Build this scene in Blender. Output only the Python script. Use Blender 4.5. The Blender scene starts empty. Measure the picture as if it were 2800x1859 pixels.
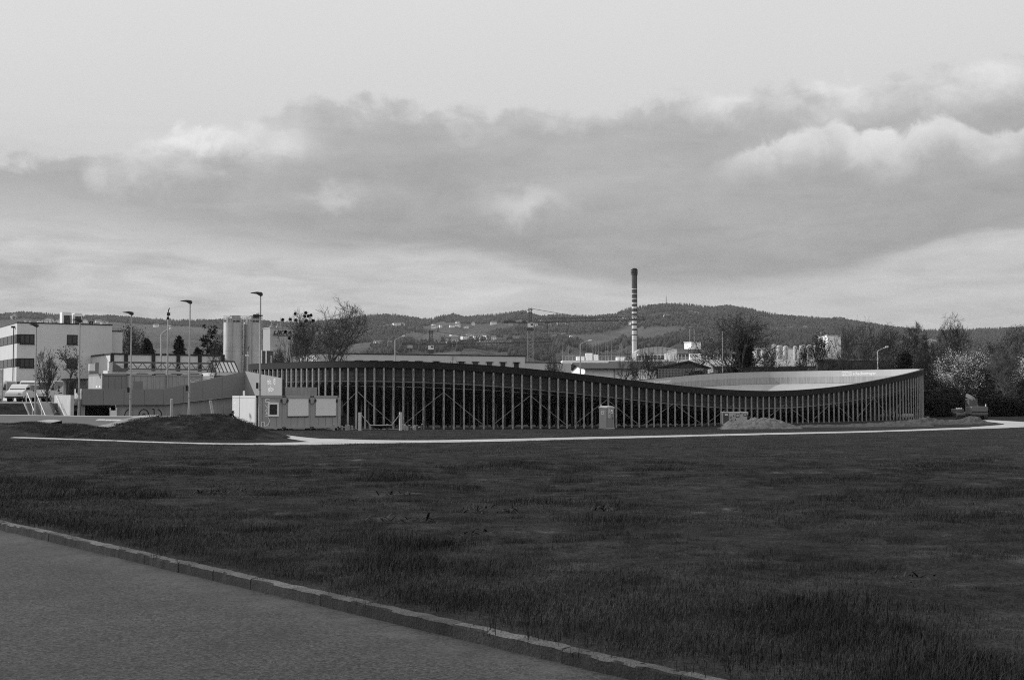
import bpy, bmesh, math, random
import numpy as np
from mathutils import Vector, Matrix
from math import radians, sin, cos, pi, hypot, atan2
random.seed(7); np.random.seed(7)
scene = bpy.context.scene
C = scene.collection
# ---------------------------------------------------------------- camera
FPX, HOR, EYE = 3570.0, 1080.0, 1.75            # focal length in photo pixels, horizon row, eye height
PITCH = math.atan((HOR - 929.5) / FPX)
cam_d = bpy.data.cameras.new('camera'); cam = bpy.data.objects.new('camera', cam_d); C.objects.link(cam)
cam_d.sensor_width = 36.0; cam_d.lens = FPX / 2800.0 * 36.0
cam_d.clip_start = 0.1; cam_d.clip_end = 20000.0
cam.location = (0, 0, EYE); cam.rotation_euler = (pi / 2 + PITCH, 0, 0)
scene.camera = cam
# ---------------------------------------------------------------- light and exposure
SUN_EL, SUN_AZ = radians(21.0), radians(14.0)    # azimuth: left of the camera, slightly beyond the scene
SDIR = Vector((-cos(SUN_AZ) * cos(SUN_EL), sin(SUN_AZ) * cos(SUN_EL), sin(SUN_EL)))
sd = bpy.data.lights.new('sun', 'SUN'); sd.energy = 3.3; sd.angle = radians(0.6); sd.color = (1, 1, 1)
so = bpy.data.objects.new('sun', sd); C.objects.link(so)
so.rotation_euler = SDIR.to_track_quat('Z', 'Y').to_euler()
scene.view_settings.view_transform = 'Standard'; scene.view_settings.look = 'None'
scene.view_settings.exposure = 0.0; scene.view_settings.gamma = 1.0
scene.view_settings.use_curve_mapping = False
cy = scene.cycles
cy.use_denoising = False; cy.filter_width = 1.1; cy.use_adaptive_sampling = True; cy.adaptive_threshold = .008; cy.max_bounces = 4; cy.diffuse_bounces = 2; cy.glossy_bounces = 2
cy.transparent_max_bounces = 8; cy.volume_bounces = 0; cy.caustics_reflective = False; cy.caustics_refractive = False
cy.sample_clamp_indirect = 4.0
# ---------------------------------------------------------------- world: monochrome sky with a bank of cloud
w = bpy.data.worlds.new('World'); scene.world = w; w.use_nodes = True
nt = w.node_tree; nt.nodes.clear()
class NB:
    """small node-building helper for one node tree"""
    def __init__(s, nt): s.nt = nt
    def n(s, t, **kw):
        x = s.nt.nodes.new(t)
        for k, v in kw.items(): setattr(x, k, v)
        return x
    def put(s, sock, v):
        if hasattr(v, 'is_linked') or isinstance(v, bpy.types.NodeSocket): s.nt.links.new(v, sock)
        else: sock.default_value = v
    def m(s, op, *a, clamp=False):
        x = s.n('ShaderNodeMath', operation=op, use_clamp=clamp)
        for i, v in enumerate(a): s.put(x.inputs[i], v)
        return x.outputs[0]
    def ss(s, v, a, b, lo=0.0, hi=1.0):
        x = s.n('ShaderNodeMapRange', interpolation_type='SMOOTHSTEP')
        s.put(x.inputs[0], v); s.put(x.inputs[1], a); s.put(x.inputs[2], b); s.put(x.inputs[3], lo); s.put(x.inputs[4], hi)
        return x.outputs[0]
    def lin(s, v, a, b, lo, hi):
        x = s.n('ShaderNodeMapRange'); x.clamp = True
        s.put(x.inputs[0], v); s.put(x.inputs[1], a); s.put(x.inputs[2], b); s.put(x.inputs[3], lo); s.put(x.inputs[4], hi)
        return x.outputs[0]
    def mix(s, f, a, b):
        x = s.n('ShaderNodeMix', data_type='FLOAT')
        s.put(x.inputs[0], f); s.put(x.inputs[2], a); s.put(x.inputs[3], b)
        return x.outputs[0]
    def noise(s, vec, scale, detail=4, rough=0.55, dist=0.0):
        x = s.n('ShaderNodeTexNoise')
        if vec is not None: s.put(x.inputs['Vector'], vec)
        x.inputs['Scale'].default_value = scale; x.inputs['Detail'].default_value = detail
        x.inputs['Roughness'].default_value = rough; x.inputs['Distortion'].default_value = dist
        return x.outputs[0]
    def vmul(s, vec, k):
        x = s.n('ShaderNodeVectorMath', operation='MULTIPLY'); s.put(x.inputs[0], vec); x.inputs[1].default_value = k
        return x.outputs[0]
    def curve(s, v, pts, lo, hi, vlo, vhi):
        """piecewise smooth function through pts given in real units"""
        t = s.lin(v, lo, hi, 0.0, 1.0)
        x = s.n('ShaderNodeFloatCurve'); s.put(x.inputs[1], t)
        c = x.mapping.curves[0]
        P = [((a - lo) / (hi - lo), (b - vlo) / (vhi - vlo)) for a, b in pts]
        c.points[0].location = P[0]; c.points[1].location = P[-1]
        for p in P[1:-1]: c.points.new(*p)
        x.mapping.update()
        return s.m('MULTIPLY_ADD', x.outputs[0], vhi - vlo, vlo)
B = NB(nt)
tc = B.n('ShaderNodeTexCoord'); dirv = tc.outputs['Generated']
sx = B.n('ShaderNodeSeparateXYZ'); nt.links.new(dirv, sx.inputs[0])
U = B.m('MULTIPLY', B.m('ARCTAN2', sx.outputs[0], sx.outputs[1]), FPX)
V = B.m('MULTIPLY', B.m('ARCSINE', sx.outputs[2]), FPX)
d1 = B.vmul(dirv, (1, 1, 2.0)); d2 = B.vmul(dirv, (1, 1, 5.5))
big = B.m('SUBTRACT', B.noise(d1, 5.0, 6, 0.55), 0.5)
med = B.m('SUBTRACT', B.noise(d1, 17.0, 8, 0.62, 0.5), 0.5)
puff = B.m('SUBTRACT', B.noise(dirv, 40.0, 8, 0.66, 0.6), 0.5)
strk = B.m('SUBTRACT', B.noise(d2, 13.0, 8, 0.6, 0.4), 0.5)
vor = B.n('ShaderNodeTexVoronoi', feature='SMOOTH_F1'); vor.inputs['Scale'].default_value = 30.0; vor.inputs['Smoothness'].default_value = .2
wv = B.n('ShaderNodeVectorMath', operation='ADD'); nt.links.new(dirv, wv.inputs[0])
wc = B.n('ShaderNodeTexNoise'); wc.inputs['Scale'].default_value = 30.0; wc.inputs['Detail'].default_value = 5; nt.links.new(dirv, wc.inputs['Vector'])
ws = B.vmul(wc.outputs['Color'], (.018, .018, .018)); nt.links.new(ws, wv.inputs[1]); nt.links.new(wv.outputs[0], vor.inputs['Vector'])
vor2 = B.n('ShaderNodeTexVoronoi', feature='SMOOTH_F1'); vor2.inputs['Scale'].default_value = 62.0; vor2.inputs['Smoothness'].default_value = .25; nt.links.new(wv.outputs[0], vor2.inputs['Vector'])
cell = B.m('ADD', B.m('SUBTRACT', vor.outputs['Distance'], 0.35), B.m('MULTIPLY', B.m('SUBTRACT', vor2.outputs['Distance'], 0.35), .5))
Ve = B.m('ADD', V, B.m('ADD', B.m('MULTIPLY', big, 70.0), B.m('ADD', B.m('MULTIPLY', med, 120.0), B.m('ADD', B.m('MULTIPLY', puff, 70.0), B.m('MULTIPLY', cell, 60.0)))))
Vs = B.m('ADD', V, B.m('ADD', B.m('MULTIPLY', strk, B.lin(U, -800.0, -250.0, 230.0, 110.0)), B.m('MULTIPLY', med, 60.0)))
top = B.curve(U, [(-1600, 615), (-1400, 618), (-1130, 625), (-900, 712), (-640, 790), (-380, 812), (-100, 792), (250, 796), (560, 835), (1000, 850), (1400, 882), (1600, 890)], -1600, 1600, 0, 1000)
bot = B.curve(U, [(-1600, 500), (-1400, 500), (-1100, 480), (-750, 425), (-450, 400), (-100, 385), (150, 330), (420, 292), (800, 312), (1100, 385), (1400, 440), (1600, 450)], -1600, 1600, 0, 1000)
dt = B.m('SUBTRACT', top, Ve)
db = B.m('SUBTRACT', Vs, bot)
mask = B.m('MULTIPLY', B.ss(dt, -8.0, 26.0), B.ss(db, B.lin(U, -900.0, -300.0, -75.0, -30.0), B.lin(U, -900.0, -300.0, 75.0, 34.0)))
rimU = B.curve(U, [(-1600, .1), (-1220, .1), (-1080, .9), (-700, 1), (-560, .6), (-380, .4), (100, .5), (430, .35), (560, 1), (720, .6), (860, .9), (1600, .9)], -1600, 1600, 0, 1)
rimn = B.m('MULTIPLY', rimU, B.lin(B.noise(d1, 14.0, 5, 0.55), 0.32, 0.62, 0.25, 1.0))
rim = B.m('MULTIPLY', B.ss(dt, B.lin(rimU, .3, 1.0, 60.0, 150.0), 4.0), rimn)
body = B.m('ADD', B.lin(db, 0.0, 330.0, 0.345, 0.435), B.m('ADD', B.lin(U, -1300.0, -450.0, 0.055, 0.0), B.m('ADD', B.m('MULTIPLY', med, 0.13), B.m('ADD', B.m('MULTIPLY', big, 0.12), B.m('MULTIPLY', strk, 0.10)))))
body = B.mix(rim, body, B.m('ADD', B.m('MULTIPLY_ADD', puff, 0.18, 0.83), B.m('MULTIPLY', cell, -.12)))
# second, nearer line of cumulus towers on the right
top2 = B.curve(U, [(-1600, 200), (300, 400), (500, 600), (590, 665), (700, 712), (800, 735), (870, 742), (930, 700), (1000, 690), (1080, 722), (1150, 742), (1210, 722), (1290, 700), (1400, 755), (1600, 740)], -1600, 1600, 0, 1000)
Ve2 = B.m('ADD', V, B.m('ADD', B.m('MULTIPLY', cell, 62.0), B.m('ADD', B.m('MULTIPLY', med, 35.0), B.m('MULTIPLY', puff, 80.0))))
dt2 = B.m('SUBTRACT', top2, Ve2)
m2 = B.m('MULTIPLY', B.ss(dt2, -8.0, 16.0), B.ss(dt2, 170.0, 40.0))
m2 = B.m('MULTIPLY', m2, B.ss(U, 500.0, 720.0))
b2 = B.m('ADD', B.lin(dt2, 0.0, 130.0, 0.80, 0.50), B.m('ADD', B.m('MULTIPLY', puff, 0.16), B.m('MULTIPLY', cell, -0.22)))
body = B.mix(m2, body, b2)
# sunlit gaps inside the bank
def blob(u0, v0, su, sv, k):
    a = B.m('POWER', B.m('DIVIDE', B.m('SUBTRACT', U, u0), su), 2.0)
    b = B.m('POWER', B.m('DIVIDE', B.m('SUBTRACT', Ve, v0), sv), 2.0)
    return B.m('MULTIPLY', B.m('EXPONENT', B.m('MULTIPLY', B.m('ADD', a, b), -1.0)), k)
gl = B.m('ADD', B.m('ADD', blob(40, 548, 110, 40, .2), blob(-610, 700, 75, 38, .2)), B.m('ADD', blob(-490, 560, 110, 22, .12), blob(-860, 690, 150, 40, .12)))
body = B.m('ADD', body, gl)
sky_n = B.n('ShaderNodeTexSky', sky_type='NISHITA', sun_disc=False)
sky_n.sun_elevation = SUN_EL; sky_n.sun_rotation = atan2(SDIR.x, SDIR.y); sky_n.air_density = 1.0; sky_n.dust_density = 2.0
bw = B.n('ShaderNodeRGBToBW'); nt.links.new(sky_n.outputs[0], bw.inputs[0])
nish = B.m('MULTIPLY', bw.outputs[0], 0.085)
clear = B.m('ADD', B.m('MULTIPLY', nish, 0.12), B.m('ADD', B.m('ADD', B.lin(V, 0.0, 900.0, 0.455, 0.66), B.m('MULTIPLY', B.lin(U, -1500.0, -200.0, -.09, 0.0), B.ss(V, 700.0, 450.0))), B.lin(V, 900.0, 3000.0, 0.0, 0.33)))
low = B.m('MULTIPLY', B.m('MULTIPLY', strk, B.lin(U, -900.0, 300.0, 0.62, 0.36)), B.ss(V, 800.0, 300.0))
low = B.m('MULTIPLY', low, B.ss(V, -40.0, 120.0))
clear = B.m('ADD', B.m('ADD', clear, low), B.m('MULTIPLY', big, 0.03))
allsky = B.mix(mask, clear, body)
bg = B.n('ShaderNodeBackground'); bg.inputs['Strength'].default_value = 0.1
nt.links.new(B.m('MULTIPLY', allsky, 10.0), bg.inputs['Color'])
ow = B.n('ShaderNodeOutputWorld'); nt.links.new(bg.outputs[0], ow.inputs['Surface'])
# ---------------------------------------------------------------- helpers
def at(px, py, depth):
    """world point on the ray of a photo pixel at the given distance along +Y"""
    dx, dy = (px - 1400.0) / FPX, (929.5 - py) / FPX
    dyw = cos(PITCH) - dy * sin(PITCH); dz = sin(PITCH) + dy * cos(PITCH)
    k = depth / dyw
    return Vector((dx * k, depth, EYE + dz * k))
def on_plane(px, py, z=0.0):
    p = at(px, py, 1.0); k = (z - EYE) / (p.z - EYE); return Vector((p.x * k, k))
K0 = on_plane(1509, 1807.5); KD = (K0 - on_plane(0, 1448.6)).normalized(); KN = Vector((-KD.y, KD.x))   # kerb: direction, normal to the field, a point
def vnoise(x, y, seed=0):
    x = np.asarray(x, float); y = np.asarray(y, float)
    xi, yi = np.floor(x).astype(np.int64), np.floor(y).astype(np.int64)
    fx, fy = x - xi, y - yi; fx = fx * fx * (3 - 2 * fx); fy = fy * fy * (3 - 2 * fy)
    def h(a, b):
        v = np.sin(a * 127.1 + b * 311.7 + seed * 74.7) * 43758.5453
        return v - np.floor(v)
    return (h(xi, yi) * (1 - fx) + h(xi + 1, yi) * fx) * (1 - fy) + (h(xi, yi + 1) * (1 - fx) + h(xi + 1, yi + 1) * fx) * fy
def fbm(x, y, o=4, seed=0):
    s, a, n = 0, 0.5, 0
    for i in range(o):
        s = s + a * vnoise(np.asarray(x) * 2 ** i, np.asarray(y) * 2 ** i, seed + i); n += a; a *= .5
    return s / n
ZS = -1.64
def gz(x, y):
    """height of the ground"""
    x = np.asarray(x, float); y = np.asarray(y, float)
    t = np.clip((y - 15) / 115, 0, 1)
    z = 0.098 - 1.738 * t ** 1.5
    z = z + 0.007 * np.clip(x - 20, 0, 60) * np.clip((y - 90) / 40, 0, 1)
    return z
def g(x, y): return float(gz(x, y))
def ground_at(px, py):
    """where the ray of a pixel meets the ground"""
    lo, hi = 3.0, 400.0
    for _ in range(60):
        m = (lo + hi) / 2; p = at(px, py, m)
        if p.z > g(p.x, p.y): lo = m
        else: hi = m
    return at(px, py, lo)
# ---- materials
MATS = {}
def mat(name, v, rough=.85, nz=0.0, ns=3.0, metal=0.0, bump=0.0, bs=30.0, streak=0.0, spec=.25, fine=0.0, fs=60.0, sz=(1, 1, 1)):
    if name in MATS: return MATS[name]
    m = bpy.data.materials.new(name); m.use_nodes = True; MATS[name] = m
    t = m.node_tree; b = NB(t); p = t.nodes['Principled BSDF']
    p.inputs['Roughness'].default_value = rough; p.inputs['Metallic'].default_value = metal
    p.inputs['Specular IOR Level'].default_value = spec
    p.inputs['Base Color'].default_value = (v, v, v, 1)
    val = None
    if nz or streak or fine or bump:
        o = b.n('ShaderNodeTexCoord').outputs['Object']
        if sz != (1, 1, 1): o = b.vmul(o, sz)
    if nz or streak or fine:
        val = v
        if nz: val = b.m('MULTIPLY', val, b.lin(b.noise(o, ns, 6, .6), .3, .7, 1 - nz, 1 + nz))
        if streak: val = b.m('MULTIPLY', val, b.lin(b.noise(b.vmul(o, (1, 1, .06)), 5.0, 5, .65), .35, .7, 1.0, 1 - streak))
        if fine: val = b.m('MULTIPLY', val, b.lin(b.noise(o, fs, 3, .7), .3, .7, 1 - fine, 1 + fine))
        t.links.new(val, p.inputs['Base Color'])
    if bump:
        bn = b.n('ShaderNodeBump'); bn.inputs['Strength'].default_value = bump; bn.inputs['Distance'].default_value = .02
        t.links.new(b.noise(o, bs, 5, .65), bn.inputs['Height']); t.links.new(bn.outputs[0], p.inputs['Normal'])
    return m
# ---- mesh builder
class MB:
    def __init__(s): s.v = []; s.f = []
    def quad(s, a, b, c, d):
        n = len(s.v); s.v += [tuple(a), tuple(b), tuple(c), tuple(d)]; s.f.append((n, n + 1, n + 2, n + 3)); return s
    def box(s, x0, x1, y0, y1, z0, z1):
        n = len(s.v)
        s.v += [(x0, y0, z0), (x1, y0, z0), (x1, y1, z0), (x0, y1, z0), (x0, y0, z1), (x1, y0, z1), (x1, y1, z1), (x0, y1, z1)]
        s.f += [tuple(n + i for i in q) for q in ((0, 3, 2, 1), (4, 5, 6, 7), (0, 1, 5, 4), (1, 2, 6, 5), (2, 3, 7, 6), (3, 0, 4, 7))]
        return s
    def bar(s, a, b, wx, wz, up=(0, 0, 1)):
        """rectangular bar from a to b"""
        a, b = Vector(a), Vector(b); d = (b - a).normalized(); u = Vector(up)
        if abs(d.dot(u)) > .98: u = Vector((0, 1, 0))
        x = d.cross(u).normalized() * wx / 2; z = x.cross(d).normalized() * wz / 2; n = len(s.v)
        for p in (a, b): s.v += [tuple(p - x - z), tuple(p + x - z), tuple(p + x + z), tuple(p - x + z)]
        s.f += [tuple(n + i for i in q) for q in ((0, 1, 2, 3), (7, 6, 5, 4), (0, 4, 5, 1), (1, 5, 6, 2), (2, 6, 7, 3), (3, 7, 4, 0))]
        return s
    def tube(s, pts, rad, sides=8, cap=True):
        pts = [Vector(p) for p in pts]; N = len(pts)
        if not hasattr(rad, '__len__'): rad = [rad] * N
        n = len(s.v); ref = None
        for i, p in enumerate(pts):
            d = (pts[min(i + 1, N - 1)] - pts[max(i - 1, 0)]).normalized()
            if ref is None: ref = Vector((1, 0, 0)) if abs(d.x) < .9 else Vector((0, 1, 0))
            x = (ref - d * ref.dot(d)).normalized(); y = d.cross(x); ref = x
            for k in range(sides):
                a = 2 * pi * k / sides; s.v.append(tuple(p + (x * cos(a) + y * sin(a)) * rad[i]))
        for i in range(N - 1):
            for k in range(sides):
                k2 = (k + 1) % sides; s.f.append((n + i * sides + k, n + i * sides + k2, n + (i + 1) * sides + k2, n + (i + 1) * sides + k))
        if cap:
            s.f.append(tuple(n + k for k in reversed(range(sides)))); s.f.append(tuple(n + (N - 1) * sides + k for k in range(sides)))
        return s
    def prism(s, poly, y0, y1, axis='y'):
        """polygon given in (x,z), extruded along y (or in (y,z) along x, or (x,y) along z)"""
        n = len(s.v); k = len(poly)
        for c in (y0, y1):
            for a, b in poly: s.v.append((a, c, b) if axis == 'y' else ((c, a, b) if axis == 'x' else (a, b, c)))
        s.f.append(tuple(n + i for i in range(k))); s.f.append(tuple(n + k + i for i in reversed(range(k))))
        for i in range(k):
            j = (i + 1) % k; s.f.append((n + i, n + k + i, n + k + j, n + j))
        return s
    def blob(s, c, r, seg=8, rings=5, jit=0.0):
        n = len(s.v); c = Vector(c); r = (r, r, r) if not hasattr(r, '__len__') else r
        for i in range(rings + 1):
            th = pi * i / rings
            for k in range(seg):
                a = 2 * pi * k / seg; q = 1 + random.uniform(-jit, jit)
                s.v.append((c.x + r[0] * q * sin(th) * cos(a), c.y + r[1] * q * sin(th) * sin(a), c.z + r[2] * q * cos(th)))
        for i in range(rings):
            for k in range(seg):
                k2 = (k + 1) % seg; s.f.append((n + i * seg + k, n + (i + 1) * seg + k, n + (i + 1) * seg + k2, n + i * seg + k2))
        return s
    def mesh(s, name, m, smooth=False):
        me = bpy.data.meshes.new(name); me.from_pydata(s.v, [], s.f)
        bm = bmesh.new(); bm.from_mesh(me); bmesh.ops.recalc_face_normals(bm, faces=bm.faces); bm.to_mesh(me); bm.free()
        if m: me.materials.append(m)
        if smooth: me.shade_smooth()
        return me
    def build(s, name, m, parent=None, smooth=False, loc=None, bevel=0):
        return link(name, s.mesh(name, m, smooth), parent, loc, bevel)
def link(name, me, parent=None, loc=None, bevel=0):
    o = bpy.data.objects.new(name, me); C.objects.link(o); o.parent = parent
    if loc is not None: o.location = loc
    if bevel:
        b = o.modifiers.new('bevel', 'BEVEL'); b.width = bevel; b.segments = 2; b.limit_method = 'ANGLE'
    return o
def npmesh(name, V, F, m, parent=None, smooth=False, kind=None):
    """mesh from numpy arrays; F of shape (n,3) or (n,4)"""
    V = np.asarray(V, np.float32); F = np.asarray(F, np.int32); k = F.shape[1]
    me = bpy.data.meshes.new(name); me.vertices.add(len(V)); me.vertices.foreach_set('co', V.ravel())
    me.loops.add(F.size); me.loops.foreach_set('vertex_index', F.ravel())
    me.polygons.add(len(F)); me.polygons.foreach_set('loop_start', np.arange(0, F.size, k, dtype=np.int32))
    me.update(calc_edges=True); me.validate()
    if m: me.materials.append(m)
    if smooth: me.shade_smooth()
    o = link(name, me, parent)
    if kind: o['kind'] = kind
    return o
def tag(o, label, cat, group=None):
    o['label'] = label; o['category'] = cat
    if group: o['group'] = group
    return o
def thing(name, label, cat, loc=(0, 0, 0), rz=0.0, group=None):
    o = bpy.data.objects.new(name, None); C.objects.link(o); o.location = loc; o.rotation_euler = (0, 0, rz)
    o.empty_display_size = .2
    return tag(o, label, cat, group)
def copy_tree(o, parent=None):
    c = o.copy(); C.objects.link(c); c.parent = parent
    for ch in list(o.children): copy_tree(ch, c)
    return c
def structure(o): o['kind'] = 'structure'; return o
def text_geo(s, size=1.0, bold=0.0, shear=0.0, align='LEFT'):
    cu = bpy.data.curves.new('t', 'FONT'); cu.body = s; cu.size = size; cu.offset = bold; cu.shear = shear; cu.align_x = align
    cu.resolution_u = 3
    o = bpy.data.objects.new('t', cu); C.objects.link(o)
    me = bpy.data.meshes.new_from_object(o.evaluated_get(bpy.context.evaluated_depsgraph_get()))
    V = [(v.co.x, v.co.y) for v in me.vertices]; F = [tuple(p.vertices) for p in me.polygons]
    bpy.data.objects.remove(o); bpy.data.curves.remove(cu); bpy.data.meshes.remove(me)
    return V, F
def text_part(name, s, fn, m, parent, **kw):
    """flat lettering; fn maps text x,y to local coordinates"""
    V, F = text_geo(s, **kw); me = bpy.data.meshes.new(name); me.from_pydata([tuple(fn(x, y)) for x, y in V], [], F)
    me.materials.append(m); return link(name, me, parent)
def stroke(mb, pts, wd, fn):
    """flat stroke of width wd along 2D points, mapped by fn"""
    P = [Vector(p) for p in pts]
    L = []
    for i, p in enumerate(P):
        d = (P[min(i + 1, len(P) - 1)] - P[max(i - 1, 0)]).normalized(); nn = Vector((-d.y, d.x)) * wd / 2
        L.append((p + nn, p - nn))
    for i in range(len(P) - 1): mb.quad(fn(*L[i][0]), fn(*L[i + 1][0]), fn(*L[i + 1][1]), fn(*L[i][1]))
def arc(cx, cy, r, a0, a1, n=10, ry=None):
    ry = ry or r
    return [(cx + r * cos(radians(a0 + (a1 - a0) * i / n)), cy + ry * sin(radians(a0 + (a1 - a0) * i / n))) for i in range(n + 1)]
RZ = radians(30.0)                                     # the yard's building grid is turned 30 degrees
UX, UY = Vector((cos(RZ), sin(RZ))), Vector((-sin(RZ), cos(RZ)))
# shared materials
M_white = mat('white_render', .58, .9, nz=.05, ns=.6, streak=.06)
M_wht = mat('white_paint', .78, .6, nz=.04, ns=2)
M_lett = mat('white_lettering', .8, .6)
M_black = mat('black_trim', .018, .5)
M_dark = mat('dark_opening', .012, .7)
M_glass = mat('window_glass', .03, .08, spec=.5)
M_galv = mat('galvanised_steel', .34, .5, nz=.12, ns=2.5, metal=.35)
M_conc = mat('concrete', .30, .92, nz=.14, ns=.9, streak=.25, bump=.15, bs=8)
M_conc_l = mat('pale_concrete', .50, .92, nz=.12, ns=1.2, streak=.22, bump=.1, bs=8)
M_grey = mat('grey_cladding', .205, .7, nz=.03, ns=1.0)
M_cont = mat('grey_container_paint', .34, .6, nz=.06, ns=1.5, streak=.08)
M_lampd = mat('dark_lamp_head', .03, .5)
M_wood = mat('weathered_timber', .36, .85, nz=.2, ns=3, streak=.3)
M_bark = mat('bark', .055, .95, nz=.3, ns=6)
M_barkp = mat('pale_bark', .13, .9, nz=.4, ns=3)
# ---------------------------------------------------------------- ground, road, kerb, path
def grass_mat():
    m = bpy.data.materials.new('meadow_ground'); m.use_nodes = True; t = m.node_tree; b = NB(t); p = t.nodes['Principled BSDF']
    o = b.n('ShaderNodeNewGeometry').outputs['Position']
    n1 = b.noise(o, .12, 5, .6); n2 = b.noise(o, 1.1, 6, .65); n3 = b.noise(o, 9.0, 5, .75); n4 = b.noise(b.vmul(o, (1, .6, 1)), 42.0, 4, .75)
    v = b.m('MULTIPLY', b.lin(n1, .3, .7, .021, .034), b.lin(n2, .3, .7, .45, 1.6))
    v = b.m('MULTIPLY', b.m('MULTIPLY', v, b.lin(n3, .3, .7, .6, 1.4)), b.lin(n4, .32, .68, .35, 1.65))
    dry = b.m('MULTIPLY', b.ss(n2, .56, .70), b.ss(b.noise(o, .3, 3, .5), .5, .6))
    v = b.mix(dry, v, .10)
    t.links.new(v, p.inputs['Base Color']); p.inputs['Roughness'].default_value = 1.0; p.inputs['Specular IOR Level'].default_value = .05
    bn = b.n('ShaderNodeBump'); bn.inputs['Strength'].default_value = .9; bn.inputs['Distance'].default_value = .08
    t.links.new(b.m('ADD', n2, b.m('ADD', b.m('MULTIPLY', n3, .5), b.m('MULTIPLY', n4, .22))), bn.inputs['Height']); t.links.new(bn.outputs[0], p.inputs['Normal'])
    return m
M_ground = grass_mat()
def kerb_xy(a, b): return K0.x + KD.x * a + KN.x * b, K0.y + KD.y * a + KN.y * b
def nonuni(lo, hi, fine_lo, fine_hi, st, gr=1.18):
    v = list(np.arange(fine_lo, fine_hi, st)); s = st; x = v[-1]
    while x < hi: s *= gr; x += s; v.append(x)
    s = st; x = v[0]; pre = []
    while x > lo: s *= gr; x -= s; pre.append(x)
    return pre[::-1] + v
def bumps(x, y):
    return (fbm(x * .35, y * .35, 3, 3) - .5) * .14 + (fbm(x * 1.2, y * 1.2, 3, 9) - .5) * .13
aa = np.array(nonuni(-9000, 9000, -60, 24, .32, 1.12)); bb = [-60, -20, -5, -.6, .02, .07] + nonuni(.1, 12000, .12, 46, .32, 1.1)
bb = np.array(sorted(set(bb)))
AA, BB = np.meshgrid(aa, bb)
GX, GY = kerb_xy(AA, BB)
GZ = gz(GX, GY) + bumps(GX, GY) * np.clip(BB / 3, 0, 1) * (np.hypot(GX, GY) < 52)
GZ = np.where(BB < .05, -.25, GZ)
nr, nc = AA.shape; idx = np.arange(nr * nc).reshape(nr, nc)
F = np.stack([idx[:-1, :-1], idx[:-1, 1:], idx[1:, 1:], idx[1:, :-1]], -1).reshape(-1, 4)
ground = npmesh('meadow', np.stack([GX, GY, GZ], -1).reshape(-1, 3), F, M_ground, smooth=True, kind='structure')
# road
def asphalt_mat():
    m = bpy.data.materials.new('asphalt'); m.use_nodes = True; t = m.node_tree; b = NB(t); p = t.nodes['Principled BSDF']
    o = b.n('ShaderNodeNewGeometry').outputs['Position']
    vo = b.n('ShaderNodeTexVoronoi'); t.links.new(o, vo.inputs[0]); vo.inputs['Scale'].default_value = 58.0
    sp = b.n('ShaderNodeSeparateXYZ'); t.links.new(vo.outputs['Color'], sp.inputs[0])
    grit = b.noise(o, 48.0, 4, .75)
    v = b.m('MULTIPLY', b.lin(b.noise(o, .35, 5, .6), .3, .7, .021, .031), b.lin(sp.outputs[0], 0, 1, .2, 2.1))
    v = b.m('MULTIPLY', v, b.lin(grit, .3, .7, .45, 1.6))
    v = b.mix(b.ss(b.noise(o, 75.0, 1, .5), .72, .78), v, .16)
    ds = b.n('ShaderNodeVectorMath', operation='DOT_PRODUCT'); t.links.new(o, ds.inputs[0]); ds.inputs[1].default_value = (KN.x, KN.y, 0); bb_ = b.m('SUBTRACT', ds.outputs['Value'], K0.x * KN.x + K0.y * KN.y)
    dirt = b.m('MULTIPLY', b.ss(bb_, -.9, -.05), b.lin(b.noise(o, 3.0, 6, .7), .35, .65, 0, 1)); v = b.mix(b.m('MULTIPLY', dirt, .6), v, .075)
    v = b.m('MULTIPLY', v, b.lin(b.noise(o, 1.1, 5, .65), .3, .7, .72, 1.28))
    cr = b.n('ShaderNodeTexVoronoi', feature='DISTANCE_TO_EDGE'); cr.inputs['Scale'].default_value = .42; wv_ = b.n('ShaderNodeVectorMath', operation='ADD'); t.links.new(o, wv_.inputs[0]); wn = b.n('ShaderNodeTexNoise'); wn.inputs['Scale'].default_value = 2.5; wn.inputs['Detail'].default_value = 6; t.links.new(o, wn.inputs['Vector']); t.links.new(b.vmul(wn.outputs['Color'], (.5, .5, 0)), wv_.inputs[1]); t.links.new(wv_.outputs[0], cr.inputs['Vector'])
    crack = b.m('MULTIPLY', b.ss(cr.outputs['Distance'], .008, .002), b.ss(b.noise(o, .35, 2, .5), .52, .58)); v = b.mix(b.m('MULTIPLY', crack, .75), v, .012)
    t.links.new(v, p.inputs['Base Color']); p.inputs['Roughness'].default_value = .85; p.inputs['Specular IOR Level'].default_value = .3
    bn = b.n('ShaderNodeBump'); bn.inputs['Strength'].default_value = .25; bn.inputs['Distance'].default_value = .006
    t.links.new(b.m('ADD', grit, sp.outputs[1]), bn.inputs['Height']); t.links.new(bn.outputs[0], p.inputs['Normal'])
    return m
rv = []
ra = np.linspace(-60, 30, 46); rb = np.array([-26, -16, -8, -4, -2, -1, .02])
RA, RB = np.meshgrid(ra, rb); RX, RY = kerb_xy(RA, RB)
idx = np.arange(RA.size).reshape(RA.shape)
F = np.stack([idx[:-1, :-1], idx[:-1, 1:], idx[1:, 1:], idx[1:, :-1]], -1).reshape(-1, 4)
npmesh('road', np.stack([RX, RY, RB * .012 + .0], -1).reshape(-1, 3), F, asphalt_mat(), kind='structure')
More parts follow.
